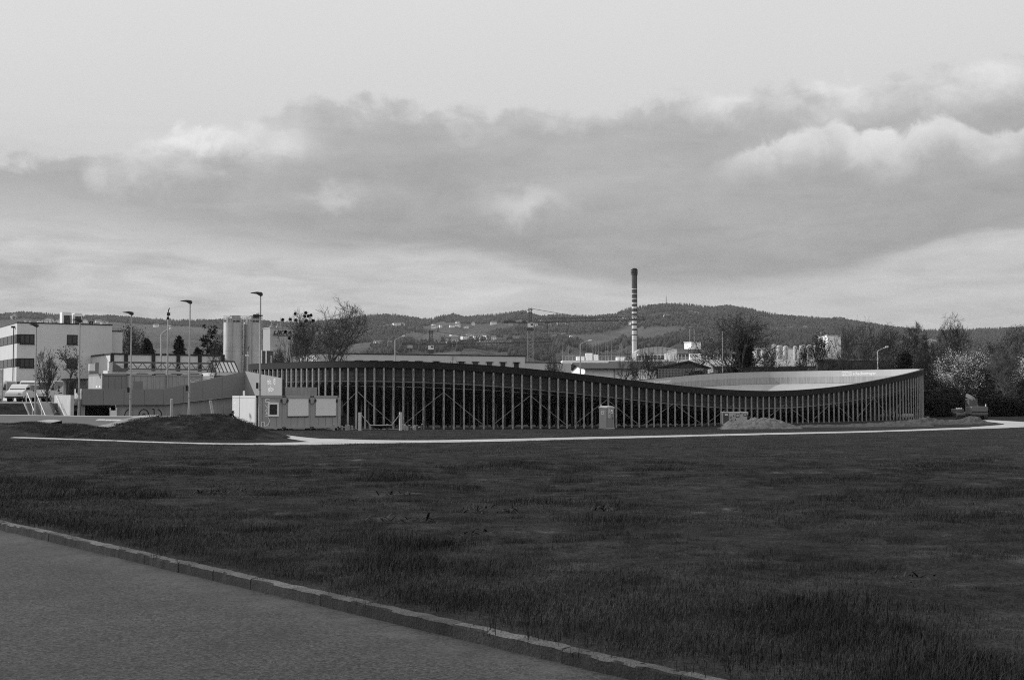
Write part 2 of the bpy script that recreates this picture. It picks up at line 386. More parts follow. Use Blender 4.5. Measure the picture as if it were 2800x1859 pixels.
# kerb of single granite stones
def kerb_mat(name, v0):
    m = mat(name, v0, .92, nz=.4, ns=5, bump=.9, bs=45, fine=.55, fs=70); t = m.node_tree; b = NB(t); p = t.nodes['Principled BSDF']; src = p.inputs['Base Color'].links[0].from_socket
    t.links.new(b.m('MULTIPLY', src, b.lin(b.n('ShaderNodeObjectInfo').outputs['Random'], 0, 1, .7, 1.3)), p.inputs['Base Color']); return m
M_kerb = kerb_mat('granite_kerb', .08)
M_kerbd = kerb_mat('dark_granite_face', .022)  # much darker granite for the faces toward the road
kroot = bpy.data.objects.new('kerb', None); C.objects.link(kroot); kroot['kind'] = 'structure'
kroot['label'] = 'worn granite kerb between asphalt road and meadow'
kroot.location = (K0.x, K0.y, 0); kroot.rotation_euler = (0, 0, atan2(KD.y, KD.x))
def kerb_mesh(L, seed):
    r = random.Random(seed); nseg = max(4, int(L / .09)); mb = MB(); prof = [(0, -.12), (.0, .088), (.01, .100), (.092, .104), (.102, .09), (.102, -.12)]
    wob = [(r.uniform(-.006, .006), r.uniform(-.006, .005)) for _ in range(nseg + 1)]
    base = [(r.uniform(-.003, .003), r.uniform(-.003, .003)) for _ in range(2)]
    for i in range(nseg + 1):
        x = L * i / nseg; f = i / nseg
        for j, (b_, z_) in enumerate(prof):
            ch = r.choice([0, 0, 0, 1]) * r.uniform(0, .014) if j in (1, 2) else 0
            mb.v.append((x, b_ + wob[i][0] + base[0][0] * (1 - f) + base[1][0] * f + (ch * .7 if j in (1, 2) else 0) + r.uniform(-.002, .002), z_ - ch * .6 + (wob[i][1] * .7 + base[0][1] if z_ > 0 else 0)))
    n = len(prof)
    for i in range(nseg):
        for j in range(n - 1): mb.f.append((i * n + j, (i + 1) * n + j, (i + 1) * n + j + 1, i * n + j + 1))
    mb.f.append(tuple(range(n))); mb.f.append(tuple(nseg * n + k for k in reversed(range(n))))
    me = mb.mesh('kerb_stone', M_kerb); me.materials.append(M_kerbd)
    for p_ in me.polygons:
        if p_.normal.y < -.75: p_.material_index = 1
    return me
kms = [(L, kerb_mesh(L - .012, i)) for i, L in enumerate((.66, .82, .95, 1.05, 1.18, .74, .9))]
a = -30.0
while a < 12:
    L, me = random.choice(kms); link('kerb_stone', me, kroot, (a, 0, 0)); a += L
# gravel path
M_path = mat('pale_gravel', .38, .95, nz=.22, ns=.5, fine=.3, fs=9, bump=.3, bs=14)
def sheet(name, left, right, m, off=.035, sub=6):
    """strip between two edges given as ground points, laid on the ground"""
    V = []; F = []; n = len(left); k = 5
    for i in range(n):
        for j in range(k):
            f = j / (k - 1); x = left[i].x * (1 - f) + right[i].x * f; y = left[i].y * (1 - f) + right[i].y * f
            V.append((x, y, g(x, y) + off - (.03 if j in (0, k - 1) else 0)))
    for i in range(n - 1):
        for j in range(k - 1): F.append((i * k + j, i * k + j + 1, (i + 1) * k + j + 1, (i + 1) * k + j))
    return npmesh(name, V, F, m, smooth=True, kind='structure')
def resample(P, step=.8, jit=0.0):
    out = []
    for p, q in zip(P[:-1], P[1:]):
        n = max(1, int((q - p).length / step))
        for i in range(n): out.append(p.lerp(q, i / n))
    out.append(P[-1]); return out
def smooth_pts(P, it=3):
    for _ in range(it):
        Q = [P[0]]
        for p, q in zip(P[:-1], P[1:]): Q += [p.lerp(q, .25), p.lerp(q, .75)]
        Q.append(P[-1]); P = Q
    return P
def strip_px(name, up, dn, m, N=140, jit=.10):
    a_ = smooth_pts([ground_at(*p).xy for p in up]); b_ = smooth_pts([ground_at(*p).xy for p in dn])
    def par(P):
        d = [0]
        for p, q in zip(P[:-1], P[1:]): d.append(d[-1] + (q - p).length)
        d = np.array(d) / d[-1]; t = np.linspace(0, 1, N)
        x = np.interp(t, d, [p.x for p in P]); y = np.interp(t, d, [p.y for p in P])
        y = y + (fbm(np.arange(N) * .9, np.zeros(N) + len(name), 3, 5) - .5) * 2 * jit
        return [Vector((u, v_)) for u, v_ in zip(x, y)]
    return sheet(name, par(a_), par(b_), m)
up = [(860, 1199), (940, 1200), (1040, 1205), (1187, 1204), (1400, 1200), (1587, 1195.5), (1800, 1191.5), (2050, 1185), (2300, 1180.2), (2451, 1175.5), (2600, 1169.5), (2720, 1163), (2752, 1160), (2735, 1157), (2698, 1152.5), (2675, 1149)]
dn = [(860, 1216), (940, 1214.5), (1040, 1212), (1187, 1210), (1400, 1206.3), (1587, 1201), (1800, 1196), (2050, 1189.6), (2300, 1183.9), (2451, 1179.4), (2600, 1174.5), (2720, 1171), (2830, 1165), (2830, 1155), (2740, 1150), (2683, 1147)]
strip_px('gravel_path', up, dn, M_path, N=260, jit=.07)
strip_px('gravel_path', [(-60, 1192), (100, 1197), (300, 1204.4), (500, 1211.6), (700, 1214.8), (880, 1207)], [(-60, 1194), (100, 1199.3), (300, 1206), (500, 1212.8), (700, 1217), (880, 1216)], M_path, jit=.1)
strip_px('gravel_path', [(700, 1180), (780, 1189), (834, 1196), (900, 1201)], [(680, 1184), (760, 1194), (830, 1206), (900, 1214)], M_path, N=50, jit=.04)
# ---------------------------------------------------------------- hills with far woods
ridge = np.array([(-700, 872), (-200, 868), (0, 866), (60, 860), (130, 866), (200, 872), (300, 870), (400, 879), (480, 884), (560, 884), (640, 880), (760, 888), (800, 890), (950, 880), (985, 871), (1060, 867), (1130, 875), (1165, 880), (1200, 873), (1240, 866), (1270, 874), (1300, 872), (1400, 862), (1430, 858), (1460, 866), (1480, 872), (1530, 866), (1560, 871), (1620, 872), (1680, 866), (1720, 850), (1800, 840), (1850, 838), (1920, 845), (1950, 847), (1990, 843), (2050, 851), (2080, 860), (2150, 870), (2250, 878), (2300, 877), (2340, 885), (2450, 902), (2530, 910), (2600, 910), (2680, 907), (2800, 902), (3100, 895), (3500, 890)], float)
HB0, HR = 800.0, 4200.0
def hill_z(u, r):
    """u: photo column (azimuth); r: distance along +Y"""
    rp = np.interp(u, ridge[:, 0], ridge[:, 1])
    hr = EYE + (HOR - rp) / FPX * HR
    t = np.clip((r - HB0) / (HR - HB0), 0, 1.0)
    wob = (fbm(u / 170., r / 420., 4, 21) - .5)
    z = hr * (t ** 1.35) + wob * (22 + 30 * np.clip((u - 900) / 300, 0, 1)) * np.sin(pi * t) ** .7
    over = np.clip((r - HR) / 1500, 0, 1)
    return -3 + z * (1 - over) + over * -60
def forest(u, r):
    t = (r - HB0) / (HR - HB0)
    f = fbm(u / 120., r / 260. + 3, 4, 41) + .05
    f = f + .30 * np.clip((u - 1850) / 300, 0, 1) - .30 * np.clip((900 - u) / 500, 0, 1) * (t < .93)
    f = f + .22 * np.exp(-((t - .97) / .06) ** 2) * (u > 850) + .35 * np.exp(-((t - 1.0) / .03) ** 2)
    f = f - .22 * np.exp(-((t - .62) / .10) ** 2) * (u < 1900)
    return f
us = np.linspace(-700, 3500, 260); rs = np.concatenate([np.linspace(HB0, HR, 90), np.linspace(HR + 60, HR + 1500, 12)])
UU, RR = np.meshgrid(us, rs); HX = (UU - 1400) / FPX * RR; HZ = hill_z(UU, RR)
idx = np.arange(UU.size).reshape(UU.shape); F = np.stack([idx[:-1, :-1], idx[:-1, 1:], idx[1:, 1:], idx[1:, :-1]], -1).reshape(-1, 4)
def hill_mat():
    m = bpy.data.materials.new('hill_fields'); m.use_nodes = True; t = m.node_tree; b = NB(t); p = t.nodes['Principled BSDF']
    at_ = b.n('ShaderNodeAttribute'); at_.attribute_name = 'forest'
    o = b.n('ShaderNodeNewGeometry').outputs['Position']
    vo = b.n('ShaderNodeTexVoronoi'); t.links.new(o, vo.inputs[0]); vo.inputs['Scale'].default_value = .0045
    sp = b.n('ShaderNodeSeparateXYZ'); t.links.new(vo.outputs['Color'], sp.inputs[0])
    fld = b.m('MULTIPLY', b.lin(sp.outputs[0], 0, 1, .06, .10), b.lin(b.noise(o, .02, 4, .6), .3, .7, .85, 1.15))
    fr = b.m('MULTIPLY', .05, b.lin(b.noise(o, .06, 4, .7), .3, .7, .55, 1.5))
    v = b.mix(b.ss(at_.outputs['Fac'], .48, .53), fld, fr)
    t.links.new(v, p.inputs['Base Color']); p.inputs['Roughness'].default_value = 1; p.inputs['Specular IOR Level'].default_value = 0
    return m
hills = npmesh('hills', np.stack([HX, RR, HZ], -1).reshape(-1, 3), F, hill_mat(), smooth=True, kind='structure')
FA = forest(UU, RR).ravel().astype(np.float32)
hills.data.attributes.new('forest', 'FLOAT', 'POINT').data.foreach_set('value', FA)
# trees of the far woods: one mass
NT = 52000
tu = np.random.uniform(-500, 3200, NT); tr = HB0 + (HR + 60 - HB0) * np.random.uniform(.22, 1, NT) ** .7
tu = np.concatenate([tu, np.random.uniform(-500, 3200, 5200)]); tr = np.concatenate([tr, np.random.uniform(HR - 90, HR + 20, 5200)])
ff = forest(tu, tr); keep = ff > np.where(tr > HR - 90, .36, .49) + np.random.uniform(-.05, .03, len(tu)); tu, tr = tu[keep], tr[keep]
n = len(tu); tx = (tu - 1400) / FPX * tr; tz = hill_z(tu, tr)
con = (fbm(tu / 60., tr / 150., 2, 77) > .56)
hgt = np.random.uniform(7, 13, n) * np.where(con, 1.15, 1.0); hgt = hgt * np.where(tr > HR - 90, 1.35, 1.0); rad = np.where(con, .2, .36) * hgt * np.random.uniform(.8, 1.2, n)
# each tree: five-sided crown of two uneven rings
ang = np.arange(5) / 5 * 2 * pi
Vt = np.zeros((n, 12, 3), np.float32)
for k_, (zr_, rr_) in enumerate(((.32, 1.0), (.74, .72))):
    j = np.random.uniform(.65, 1.3, (n, 5)); zz_ = np.where(con, (.15, .5)[k_], zr_); r_ = np.where(con, (1.0, .55)[k_], rr_)
    Vt[:, k_ * 5:k_ * 5 + 5, 0] = tx[:, None] + np.cos(ang + k_ * .6) * (rad * r_)[:, None] * j; Vt[:, k_ * 5:k_ * 5 + 5, 1] = tr[:, None] + np.sin(ang + k_ * .6) * (rad * r_)[:, None] * j
    Vt[:, k_ * 5:k_ * 5 + 5, 2] = tz[:, None] + (hgt * zz_)[:, None] + np.random.uniform(-.08, .08, (n, 5)) * hgt[:, None]
Vt[:, 10] = np.stack([tx, tr, tz + hgt], -1); Vt[:, 11] = np.stack([tx, tr, tz - 1], -1)
ft = np.array([(5 + k, 5 + (k + 1) % 5, 10) for k in range(5)] + [(k, (k + 1) % 5, 5 + k) for k in range(5)] + [((k + 1) % 5, 5 + (k + 1) % 5, 5 + k) for k in range(5)] + [((k + 1) % 5, k, 11) for k in range(5)])
F = (ft[None] + (np.arange(n) * 12)[:, None, None]).reshape(-1, 3)
M_far = mat('far_wood', .05, 1, nz=.5, ns=.02, spec=0)
o = npmesh('far_woods', Vt.reshape(-1, 3), F, M_far, kind='stuff')
o['label'] = 'dark leafless woods covering the far hills'; o['category'] = 'woods'
# ---------------------------------------------------------------- velodrome
VX, VY, VTH, VA, VB, VN = 13.554, 168.603, .672, 48.467, 24.818, 2.895
VH0, VDH, VK, VK2 = 3.828, 3.155, 1.026, .194
_t = np.linspace(0, 2 * pi, 40001)[:-1]; _c, _s = np.cos(_t), np.sin(_t)
_x = VA * np.sign(_c) * abs(_c) ** (2 / VN); _y = VB * np.sign(_s) * abs(_s) ** (2 / VN)
_wx = VX + _x * cos(VTH) - _y * sin(VTH); _wy = VY + _x * sin(VTH) + _y * cos(VTH)
_h = VH0 + (VDH + VK2 * np.sign(_x)) * ((1 - np.cos(pi * np.clip(abs(_x) / VA / VK, 0, 1))) / 2)
_S = np.concatenate([[0], np.cumsum(np.hypot(np.diff(_wx), np.diff(_wy)))]); PER = _S[-1] + hypot(_wx[0] - _wx[-1], _wy[0] - _wy[-1])
def vel(s):
    s = np.asarray(s, float) % PER
    f = lambda a: np.interp(s, np.append(_S, PER), np.append(a, a[0]))
    x, y, h = f(_wx), f(_wy), f(_h)
    e = .15; fp = lambda a, d: np.interp((s + d) % PER, np.append(_S, PER), np.append(a, a[0]))
    tx, ty = fp(_wx, e) - fp(_wx, -e), fp(_wy, e) - fp(_wy, -e); l = np.hypot(tx, ty)
    return x, y, h, tx / l, ty / l, -ty / l, tx / l          # point, top height, tangent, inward normal
def vz(x, y): return gz(x, y)
M_fascia = mat('dark_fascia', .023, .7, nz=.08, ns=.8, streak=.12, spec=.12)
M_vwall = mat('velodrome_wall_boards', .052, .8, nz=.1, ns=.6, streak=.2, spec=.1)
M_track = mat('pale_track_timber', .40, .7, nz=.10, ns=.5, fine=.08, fs=8)
M_inner = mat('pale_barrier_panel', .44, .6, nz=.04, ns=.5, streak=.12)
M_innerl = mat('weathered_barrier_panel', .40, .75, nz=.06, ns=.7, streak=.4)
M_post = mat('timber_post', .38, .8, nz=.25, ns=2.5, streak=.25)
M_brace = mat('grey_brace', .24, .8)
M_under = mat('dark_underlay_boards', .07, .9, nz=.2, ns=1.5)
M_raft = mat('dark_rafter', .05, .85, nz=.2, ns=1.5)
velo = thing('velodrome', 'large oval timber cycling velodrome with dark wavy rim and many slender posts', 'velodrome', (VX, VY, ZS))
def ring(name, prof, m, smooth=True, closed=True, step=.5, s0=0, s1=None):
    """sweep a profile of (inward offset, height function) round the oval; coordinates relative to the velodrome's empty"""
    s1 = PER if s1 is None else s1; full = s1 - s0 >= PER - .01
    n = int((s1 - s0) / step); ss = s0 + (s1 - s0) * np.arange(n if full else n + 1) / n
    x, y, h, tx, ty, nx, ny = vel(ss); k = len(prof); V = np.zeros((len(ss), k, 3))
    for j_, (o_, zf) in enumerate(prof):
        V[:, j_, 0] = x + nx * o_ - VX; V[:, j_, 1] = y + ny * o_ - VY; V[:, j_, 2] = zf(h)
    ii = np.arange(len(ss)); F = []
    pairs = [(ii[:-1], ii[1:])] if not full else [(ii, np.roll(ii, -1))]
    for a_, b_ in pairs:
        for j_ in range(k if closed else k - 1):
            q = (j_ + 1) % k; F.append(np.stack([a_ * k + j_, b_ * k + j_, b_ * k + q, a_ * k + q], -1))
    ob = npmesh(name, V.reshape(-1, 3), np.concatenate(F), m, velo)
    if smooth:
        ob.data.shade_smooth(); md = ob.modifiers.new('edge', 'EDGE_SPLIT'); md.split_angle = radians(35)
    return ob
WALL = 1.95
ring('outer_wall', [(.20, lambda h: h - .03), (.27, lambda h: h - .03), (.27, lambda h: h - WALL), (.20, lambda h: h - WALL)], M_vwall)
for k in range(3): ring('wall_batten', [(.165, lambda h, k=k: h - 1.0 - .42 * k), (.199, lambda h, k=k: h - 1.0 - .42 * k), (.199, lambda h, k=k: h - 1.06 - .42 * k), (.165, lambda h, k=k: h - 1.06 - .42 * k)], M_vwall)
ring('fascia', [(-.10, lambda h: h), (-.04, lambda h: h), (-.04, lambda h: h - .62), (-.10, lambda h: h - .62)], M_fascia)
ring('top_rail', [(-.13, lambda h: h + .05), (.36, lambda h: h + .05), (.36, lambda h: h + .003), (-.13, lambda h: h + .003)], M_fascia)
ring('inner_upper_panel', [(.275, lambda h: h - .02), (.33, lambda h: h - .02), (.33, lambda h: h - .98), (.275, lambda h: h - .98)], M_inner)
ring('inner_lower_panel', [(.275, lambda h: h - .984), (.32, lambda h: h - .984), (.32, lambda h: h - WALL), (.275, lambda h: h - WALL)], M_innerl)
ring('track', [(.25, lambda h: h - WALL - .01), (3.6, lambda h: .35 + (h - WALL - .36) * .47), (7.0, lambda h: .35 + 0 * h), (7.0, lambda h: .31 + 0 * h), (3.6, lambda h: .31 + (h - WALL - .36) * .47), (.25, lambda h: h - WALL - .05)], M_track)
ring('underlay', [(.24, lambda h: h - WALL - .055), (3.6, lambda h: .305 + (h - WALL - .36) * .47), (7.0, lambda h: .305 + 0 * h), (7.0, lambda h: .25 + 0 * h), (3.6, lambda h: .25 + (h - WALL - .36) * .47), (.24, lambda h: h - WALL - .11)], M_under)
ring('track_line', [(.6, lambda h: h - WALL - .125 * (h - WALL - .36) + .055), (.68, lambda h: h - WALL - .14 * (h - WALL - .36) + .055)], M_lett, closed=False)
ring('ground_sill', [(.02, lambda h: .22 + 0 * h), (.12, lambda h: .22 + 0 * h), (.12, lambda h: .1 + 0 * h), (.02, lambda h: .1 + 0 * h)], M_raft, s0=95, s1=240)
# posts: two planks with packing pieces between, one every metre on the sides the photo shows
px_of = lambda x, y: 1400 + FPX * x / y
ssp = np.arange(0, 250) * PER / 250
x, y, h, tx, ty, nx, ny = vel(ssp)
dist_c = (x - 0) * nx + (y - 0) * ny                     # >0 where the outside faces the camera
vis = np.where(dist_c > -14)[0]
# order along the near side
i0 = vis[np.argmin(px_of(x[vis], y[vis]))]; order = sorted(vis, key=lambda i: (i - i0) % 250)
order = [i for i in order if dist_c[i] > -14]
near = {i: q for q, i in enumerate(order)}
for i in order:
    zb = float(vz(x[i], y[i])) - ZS; H = h[i] - .56
    mb = MB(); wdt = .165
    mb.box(-wdt / 2, -.025, -.04, .06, zb - .05, H); mb.box(.025, wdt / 2, -.04, .06, zb - .05, H)
    nb = max(3, int((H - zb) / .95))
    for q in range(nb + 1):
        c_ = zb + .15 + (H - zb - .3) * q / nb; mb.box(-.0245, .0245, -.03, .05, c_ - .14, c_ + .14)
    o = mb.build('post', M_post, velo, loc=(x[i] - VX, y[i] - VY, 0)); o.rotation_euler = (0, 0, atan2(ty[i], tx[i]))
    # rafter carrying the banked track
    mb = MB(); za = h[i] - WALL - .3; mb.bar((0, .18, za), (0, 3.6, .05 + (h[i] - WALL - .36) * .47 + .02), .14, .3); mb.bar((0, 3.6, .05 + (h[i] - WALL - .36) * .47 + .02), (0, 6.9, .08), .14, .24)
    if h[i] > 5: mb.bar((0, 2.4, zb - .05), (0, 2.4, .05 + (h[i] - WALL - .36) * .63), .14, .14)
    o = mb.build('rafter', M_raft, velo, loc=(x[i] - VX, y[i] - VY, 0)); o.rotation_euler = (0, 0, atan2(ty[i], tx[i]))
# zigzag bracing between the posts
pk0 = min(order, key=lambda i: abs(px_of(x[i], y[i]) - 1102))
q0 = near[pk0]
def P(q, f):
    i = order[q]; zb = float(vz(x[i], y[i])) - ZS
    return Vector((x[i] - VX - nx[i] * -.19, y[i] - VY - ny[i] * -.19, zb + .12 + f * (h[i] * .54)))
for base in range(q0 - 50, len(order), 9):
    for sgn in (-1, 1):
        for k in range(0, 4):
            qa, qb = base + sgn * k, base + sgn * (k + 1)
            if min(qa, qb) < 0 or max(qa, qb) >= len(order): continue
            MB().bar(P(qa, 1 - k / 4.4), P(qb, 1 - (k + 1) / 4.4), .035, .055).build('brace', M_brace, velo)
# lettering on the inside of the barrier
def wall_fn(sc, z_off, off=.345):
    def fn(tx_, ty_):
        s_ = sc - tx_
        X, Y, Hh, _, _, NX, NY = vel(s_)
        return (float(X + NX * off) - VX, float(Y + NY * off) - VY, float(Hh) + z_off + ty_)
    return fn
def s_far(px):
    ss = np.linspace(0, PER, 5000); X, Y, Hh, _, _, NX, NY = vel(ss); f = (X * NX + Y * NY) < 0
    return ss[f][np.argmin(abs(px_of(X[f] + NX[f] * .345, Y[f] + NY[f] * .345) - px))]
for p0, p1, p2 in ((2302, 2332, 2395), (1718, 1762, 1835)):
    sa, sb = s_far(p1), s_far(p2); V_, _f = text_geo('schachermayer', 1.0, .02)
    wid = max(v[0] for v in V_); Ls = (sa - sb) if sa > sb else (sa - sb) % PER
    sc = Ls / wid
    fn = wall_fn(sa, -.74)
    text_part('barrier_lettering', 'schachermayer', lambda a_, b_: fn(a_ * sc, b_ * .62), M_lett, velo, size=1.0, bold=.02)
    s0_ = s_far(p0); Le = (s0_ - sa) % PER; fe = wall_fn(s0_, -.84); u = Le / 3.3
    mb = MB(); F_ = lambda a_, b_: fe(a_ * u, b_ * .62)
    for k in range(3): stroke(mb, arc(.5 + k, .5, .5, 0, 360, 18), .12, F_)
    stroke(mb, arc(.5, .62, .2, 20, 250, 8) + arc(.5, .34, .2, 80, -170, 8), .1, F_)
    stroke(mb, arc(1.5, .5, .28, 50, 310, 10), .1, F_)
    stroke(mb, [(2.35, .22), (2.35, .78)], .1, F_); stroke(mb, [(2.65, .22), (2.65, .78)], .1, F_); stroke(mb, [(2.35, .5), (2.65, .5)], .1, F_)
    mb.build('barrier_emblem', M_lett, velo)
# ---------------------------------------------------------------- pump track, mounds and the yard on the left
M_pump = mat('smooth_asphalt', .105, .75, nz=.08, ns=.5, fine=.08, fs=20)
M_pumpl = mat('pale_lit_asphalt', .34, .8, nz=.06, ns=1)  # pale rim tone, also standing in for sunlight on the roller ramps
def gx(px, d): return (px - 1400) * d / FPX
def zz(py, d): return EYE + (HOR - py) * d / FPX
# raised grass mound in front of the containers: heights traced along its crest
def heightfield(name, x0, x1, y0, y1, fn, m, nx_=90, ny_=40, kind='structure', smooth=True):
    xs = np.linspace(x0, x1, nx_); ys = np.linspace(y0, y1, ny_); X, Y = np.meshgrid(xs, ys)
    Z = fn(X, Y); idx = np.arange(X.size).reshape(X.shape)
    F = np.stack([idx[:-1, :-1], idx[:-1, 1:], idx[1:, 1:], idx[1:, :-1]], -1).reshape(-1, 4)
    return npmesh(name, np.stack([X, Y, Z], -1).reshape(-1, 3), F, m, smooth=smooth, kind=kind)
crest = np.array([(270, 1180), (330, 1158), (380, 1146), (430, 1140), (500, 1138), (560, 1135), (600, 1136), (640, 1143), (690, 1158), (730, 1172), (780, 1187), (830, 1200), (870, 1208), (900, 1214)], float)
MD = 66.0
def mound(X, Y):
    px = 1400 + X / MD * FPX
    top = EYE + (HOR - np.interp(px, crest[:, 0], crest[:, 1])) * MD / FPX
    base = gz(X, Y); hh = np.maximum(top - gz(X, MD), 0)
    prof = np.clip(1 - np.abs((Y - MD) / 6.2), 0, 1); prof = prof * prof * (3 - 2 * prof)
    return base - .12 + hh * prof * 1.08 + (fbm(X * .7, Y * .7, 4, 8) - .55) * .3 * prof * np.clip(hh, 0, 1) + (fbm(X * 2.5, Y * 2.5, 4, 18) - .5) * .22 * prof
heightfield('grass_mound', gx(230, MD), gx(930, MD), MD - 6.5, MD + 6.5, mound, M_ground, 150, 60)
# low grassy rollers in front of the berm
rl = np.array([(-120, 1160), (0, 1156), (20, 1157), (45, 1160), (60, 1156), (80, 1152), (110, 1156), (150, 1159), (185, 1157), (215, 1160), (250, 1165), (300, 1170)], float)
RD = 72.0
def roll(X, Y):
    px = 1400 + X / RD * FPX
    top = EYE + (HOR - np.interp(px, rl[:, 0], rl[:, 1])) * RD / FPX
    hh = np.maximum(top - gz(X, RD), 0); prof = np.clip(1 - np.abs((Y - RD) / 7.0), 0, 1); prof = prof * prof * (3 - 2 * prof)
    return gz(X, Y) - .12 + (hh + .1) * prof + (fbm(X * 1.5, Y * 1.5, 3, 28) - .5) * .2 * prof
heightfield('grass_rollers', gx(-160, RD), gx(330, RD), RD - 7.2, RD + 7.2, roll, M_ground, 90, 40)
# asphalt berm: a banked curve seen across its bowl
pump = thing('pump_track', 'smooth grey asphalt pump track with banked berm behind the grass rollers', 'pump track', (gx(300, 82), 82, g(gx(300, 82), 82)))
PL = Vector(pump.location)
def pmesh(name, fn, x0, x1, n, prof, m):
    xs = np.linspace(x0, x1, n); V = []; k = len(prof)
    for X in xs:
        for d, z in fn(X, prof): V.append((X - PL.x, d - PL.y, z - PL.z))
    F = [(i * k + j, (i + 1) * k + j, (i + 1) * k + j + 1, i * k + j + 1) for i in range(n - 1) for j in range(k - 1)]
    return npmesh(name, V, F, m, pump, smooth=True)
def berm(X, prof):
    px = 1400 + X / 83 * FPX; t = zz(np.interp(px, [-200, 0, 250, 450, 600, 760], [1133, 1134.5, 1138, 1139, 1136, 1136]), 83)
    out = []
    for f in prof:
        if f <= 1: out.append((77.5 + 5.5 * f, -.42 + (t + .42) * f ** 1.8))
        elif f <= 2: out.append((83 + (f - 1) * 1.3, t + .01 * (f - 1)))
        else: out.append((84.3 + (f - 2) * 2.5, t - (f - 2) * (t + 1.0)))
    return out
bx0, bx1 = gx(-200, 83), gx(610, 83)
pmesh('berm', berm, bx0, bx1, 60, [0, .1, .2, .3, .4, .5, .6, .7, .8, .9, .97, 1.0], M_pump)
pmesh('berm_rim', berm, bx0, bx1, 60, [1.0, 1.3, 1.6, 2.0, 2.4, 3.0], M_pumpl)
# roller ramps: sunlight on their faces put into the paler asphalt colour
for pts in ([(55, 1165), (75, 1158), (100, 1153.5), (130, 1152.5), (150, 1155)], [(265, 1167), (300, 1160), (330, 1150), (355, 1142.5), (385, 1140), (420, 1140)]):
    V = []; k = 0
    for px, py in smooth_pts([Vector(p) for p in pts], 2):
        for dd in (0, .9, 1.8):
            V.append((gx(px, 74.5) - PL.x, 74.0 + dd - PL.y, zz(py, 74.5) - PL.z + .05 * dd)); 
        V.append((gx(px, 74.5) - PL.x, 76.4 - PL.y, -1.2 - PL.z)); V.insert(len(V) - 4, (gx(px, 74.5) - PL.x, 73.8 - PL.y, -1.2 - PL.z)); k += 1
    F = [(i * 5 + j, (i + 1) * 5 + j, (i + 1) * 5 + j + 1, i * 5 + j + 1) for i in range(k - 1) for j in range(4)]
    npmesh('roller_ramp', V, F, M_pumpl, pump, smooth=True)
def berm_pt(px, py):
    best = None
    for f in np.linspace(.05, 1, 60):
        X = gx(px, 77.5 + 5.5 * f); d, z = berm(X, [f])[0]; e = abs(zz(py, d) - z)
        if best is None or e < best[0]: best = (e, Vector((X - PL.x, d - PL.y - .02, z - PL.z + .02)))
    return best[1]
mb = MB(); mb.quad(berm_pt(262, 1151), berm_pt(345, 1152), berm_pt(350, 1147), berm_pt(268, 1146)); mb.build('sponsor_strip', mat('pale_strip', .34, .7), pump)
b0, b1 = berm_pt(292, 1150.3), berm_pt(345, 1150.6); up_ = (berm_pt(292, 1147) - b0)
V_, F_ = text_geo('schachermayer', 1.0, .02); wid = max(v[0] for v in V_)
text_part('berm_lettering', 'schachermayer', lambda a, b: b0 + (b1 - b0) * (a / wid) + up_ * (b * .9) + Vector((0, -.03, .02)), M_lett, pump, size=1.0, bold=.02)
mb = MB(); e0, e1 = berm_pt(272, 1150.5), berm_pt(290, 1150.5)
for k in range(3): stroke(mb, arc(k + .5, .5, .5, 0, 360, 14), .14, lambda a, b: e0 + (e1 - e0) * (a / 3) + up_ * (b * .8) + Vector((0, -.03, .02)))
mb.build('berm_emblem', M_lett, pump)
# ---- access ramp: clad parapet on a concrete wall (local x runs right and away, local y left and away)
DECK = 1.0
def grid_thing(name, label, cat, px, d, z, group=None): return thing(name, label, cat, (gx(px, d), d, z), RZ, group)
A0 = Vector((gx(225, 118), 118)); zg = -1.3
ramp = thing('access_ramp', 'concrete access ramp with rising grey panel parapet leading up to the velodrome', 'ramp', (A0.x, A0.y, zg), RZ)
def top_bot(s):      # heights of the parapet along its length, above zg
    t = np.interp(s, [0, 7.4, 15.2], [2.31, 2.31, 4.04]) - zg; b = np.interp(s, [0, 7.4, 15.2], [.86, .86, 1.75]) - zg
    return float(t), float(b)
edges = [0, 1.9, 3.75, 5.6, 7.4, 9.25, 11.1, 12.95, 15.2]
for a, b in zip(edges[:-1], edges[1:]):
    t0, b0_ = top_bot(a); t1, b1_ = top_bot(b)
    MB().prism([(a + .012, b0_), (b - .012, b1_), (b - .012, t1), (a + .012, t0)], 0, .06).build('parapet_panel', M_grey, ramp)
MB().prism([(0, .86 - zg), (7.4, .86 - zg), (15.2, 1.75 - zg), (15.2, 3.9 - zg), (7.4, 2.2 - zg), (0, 2.2 - zg)], .08, .3).build('parapet_core', M_black, ramp)
# bright end panel at the left and the bright return at the right carrying the lettering
M_yel = mat('pale_cladding', .27, .6, nz=.03, ns=1)
MB().box(-.0, .06, .0, 1.95, .86 - zg, 2.31 - zg).build('parapet_panel', M_yel, ramp)
MB().box(-.04, .0, 1.95, 3.0, .3 - zg, 2.31 - zg).build('parapet_panel', M_conc_l, ramp)
L2 = 10.2
for k in range(5):
    a, b = -L2 * k / 5 - .01, -L2 * (k + 1) / 5 + .01
    tt = lambda y_: float(np.interp(-y_, [0, L2], [4.04, 3.25])) - zg
    MB().prism([(a, 1.72 - zg), (b, 1.72 - zg), (b, tt(b)), (a, tt(a))], 15.2, 15.26, 'x').build('parapet_panel', M_yel, ramp)
MB().prism([(0, 1.6 - zg), (-L2, 1.6 - zg), (-L2, 3.2 - zg), (0, 3.95 - zg)], 15.28, 15.5, 'x').build('parapet_core', M_black, ramp)
MB().box(15.5, 19.5, -L2 + .2, .3, 1.4 - zg, 1.7 - zg).build('ramp_deck', M_conc, ramp)
for yy in (-2.5, -9): MB().box(15.6, 16.1, yy, yy + .5, 0, 1.38 - zg).build('pier', M_conc, ramp)
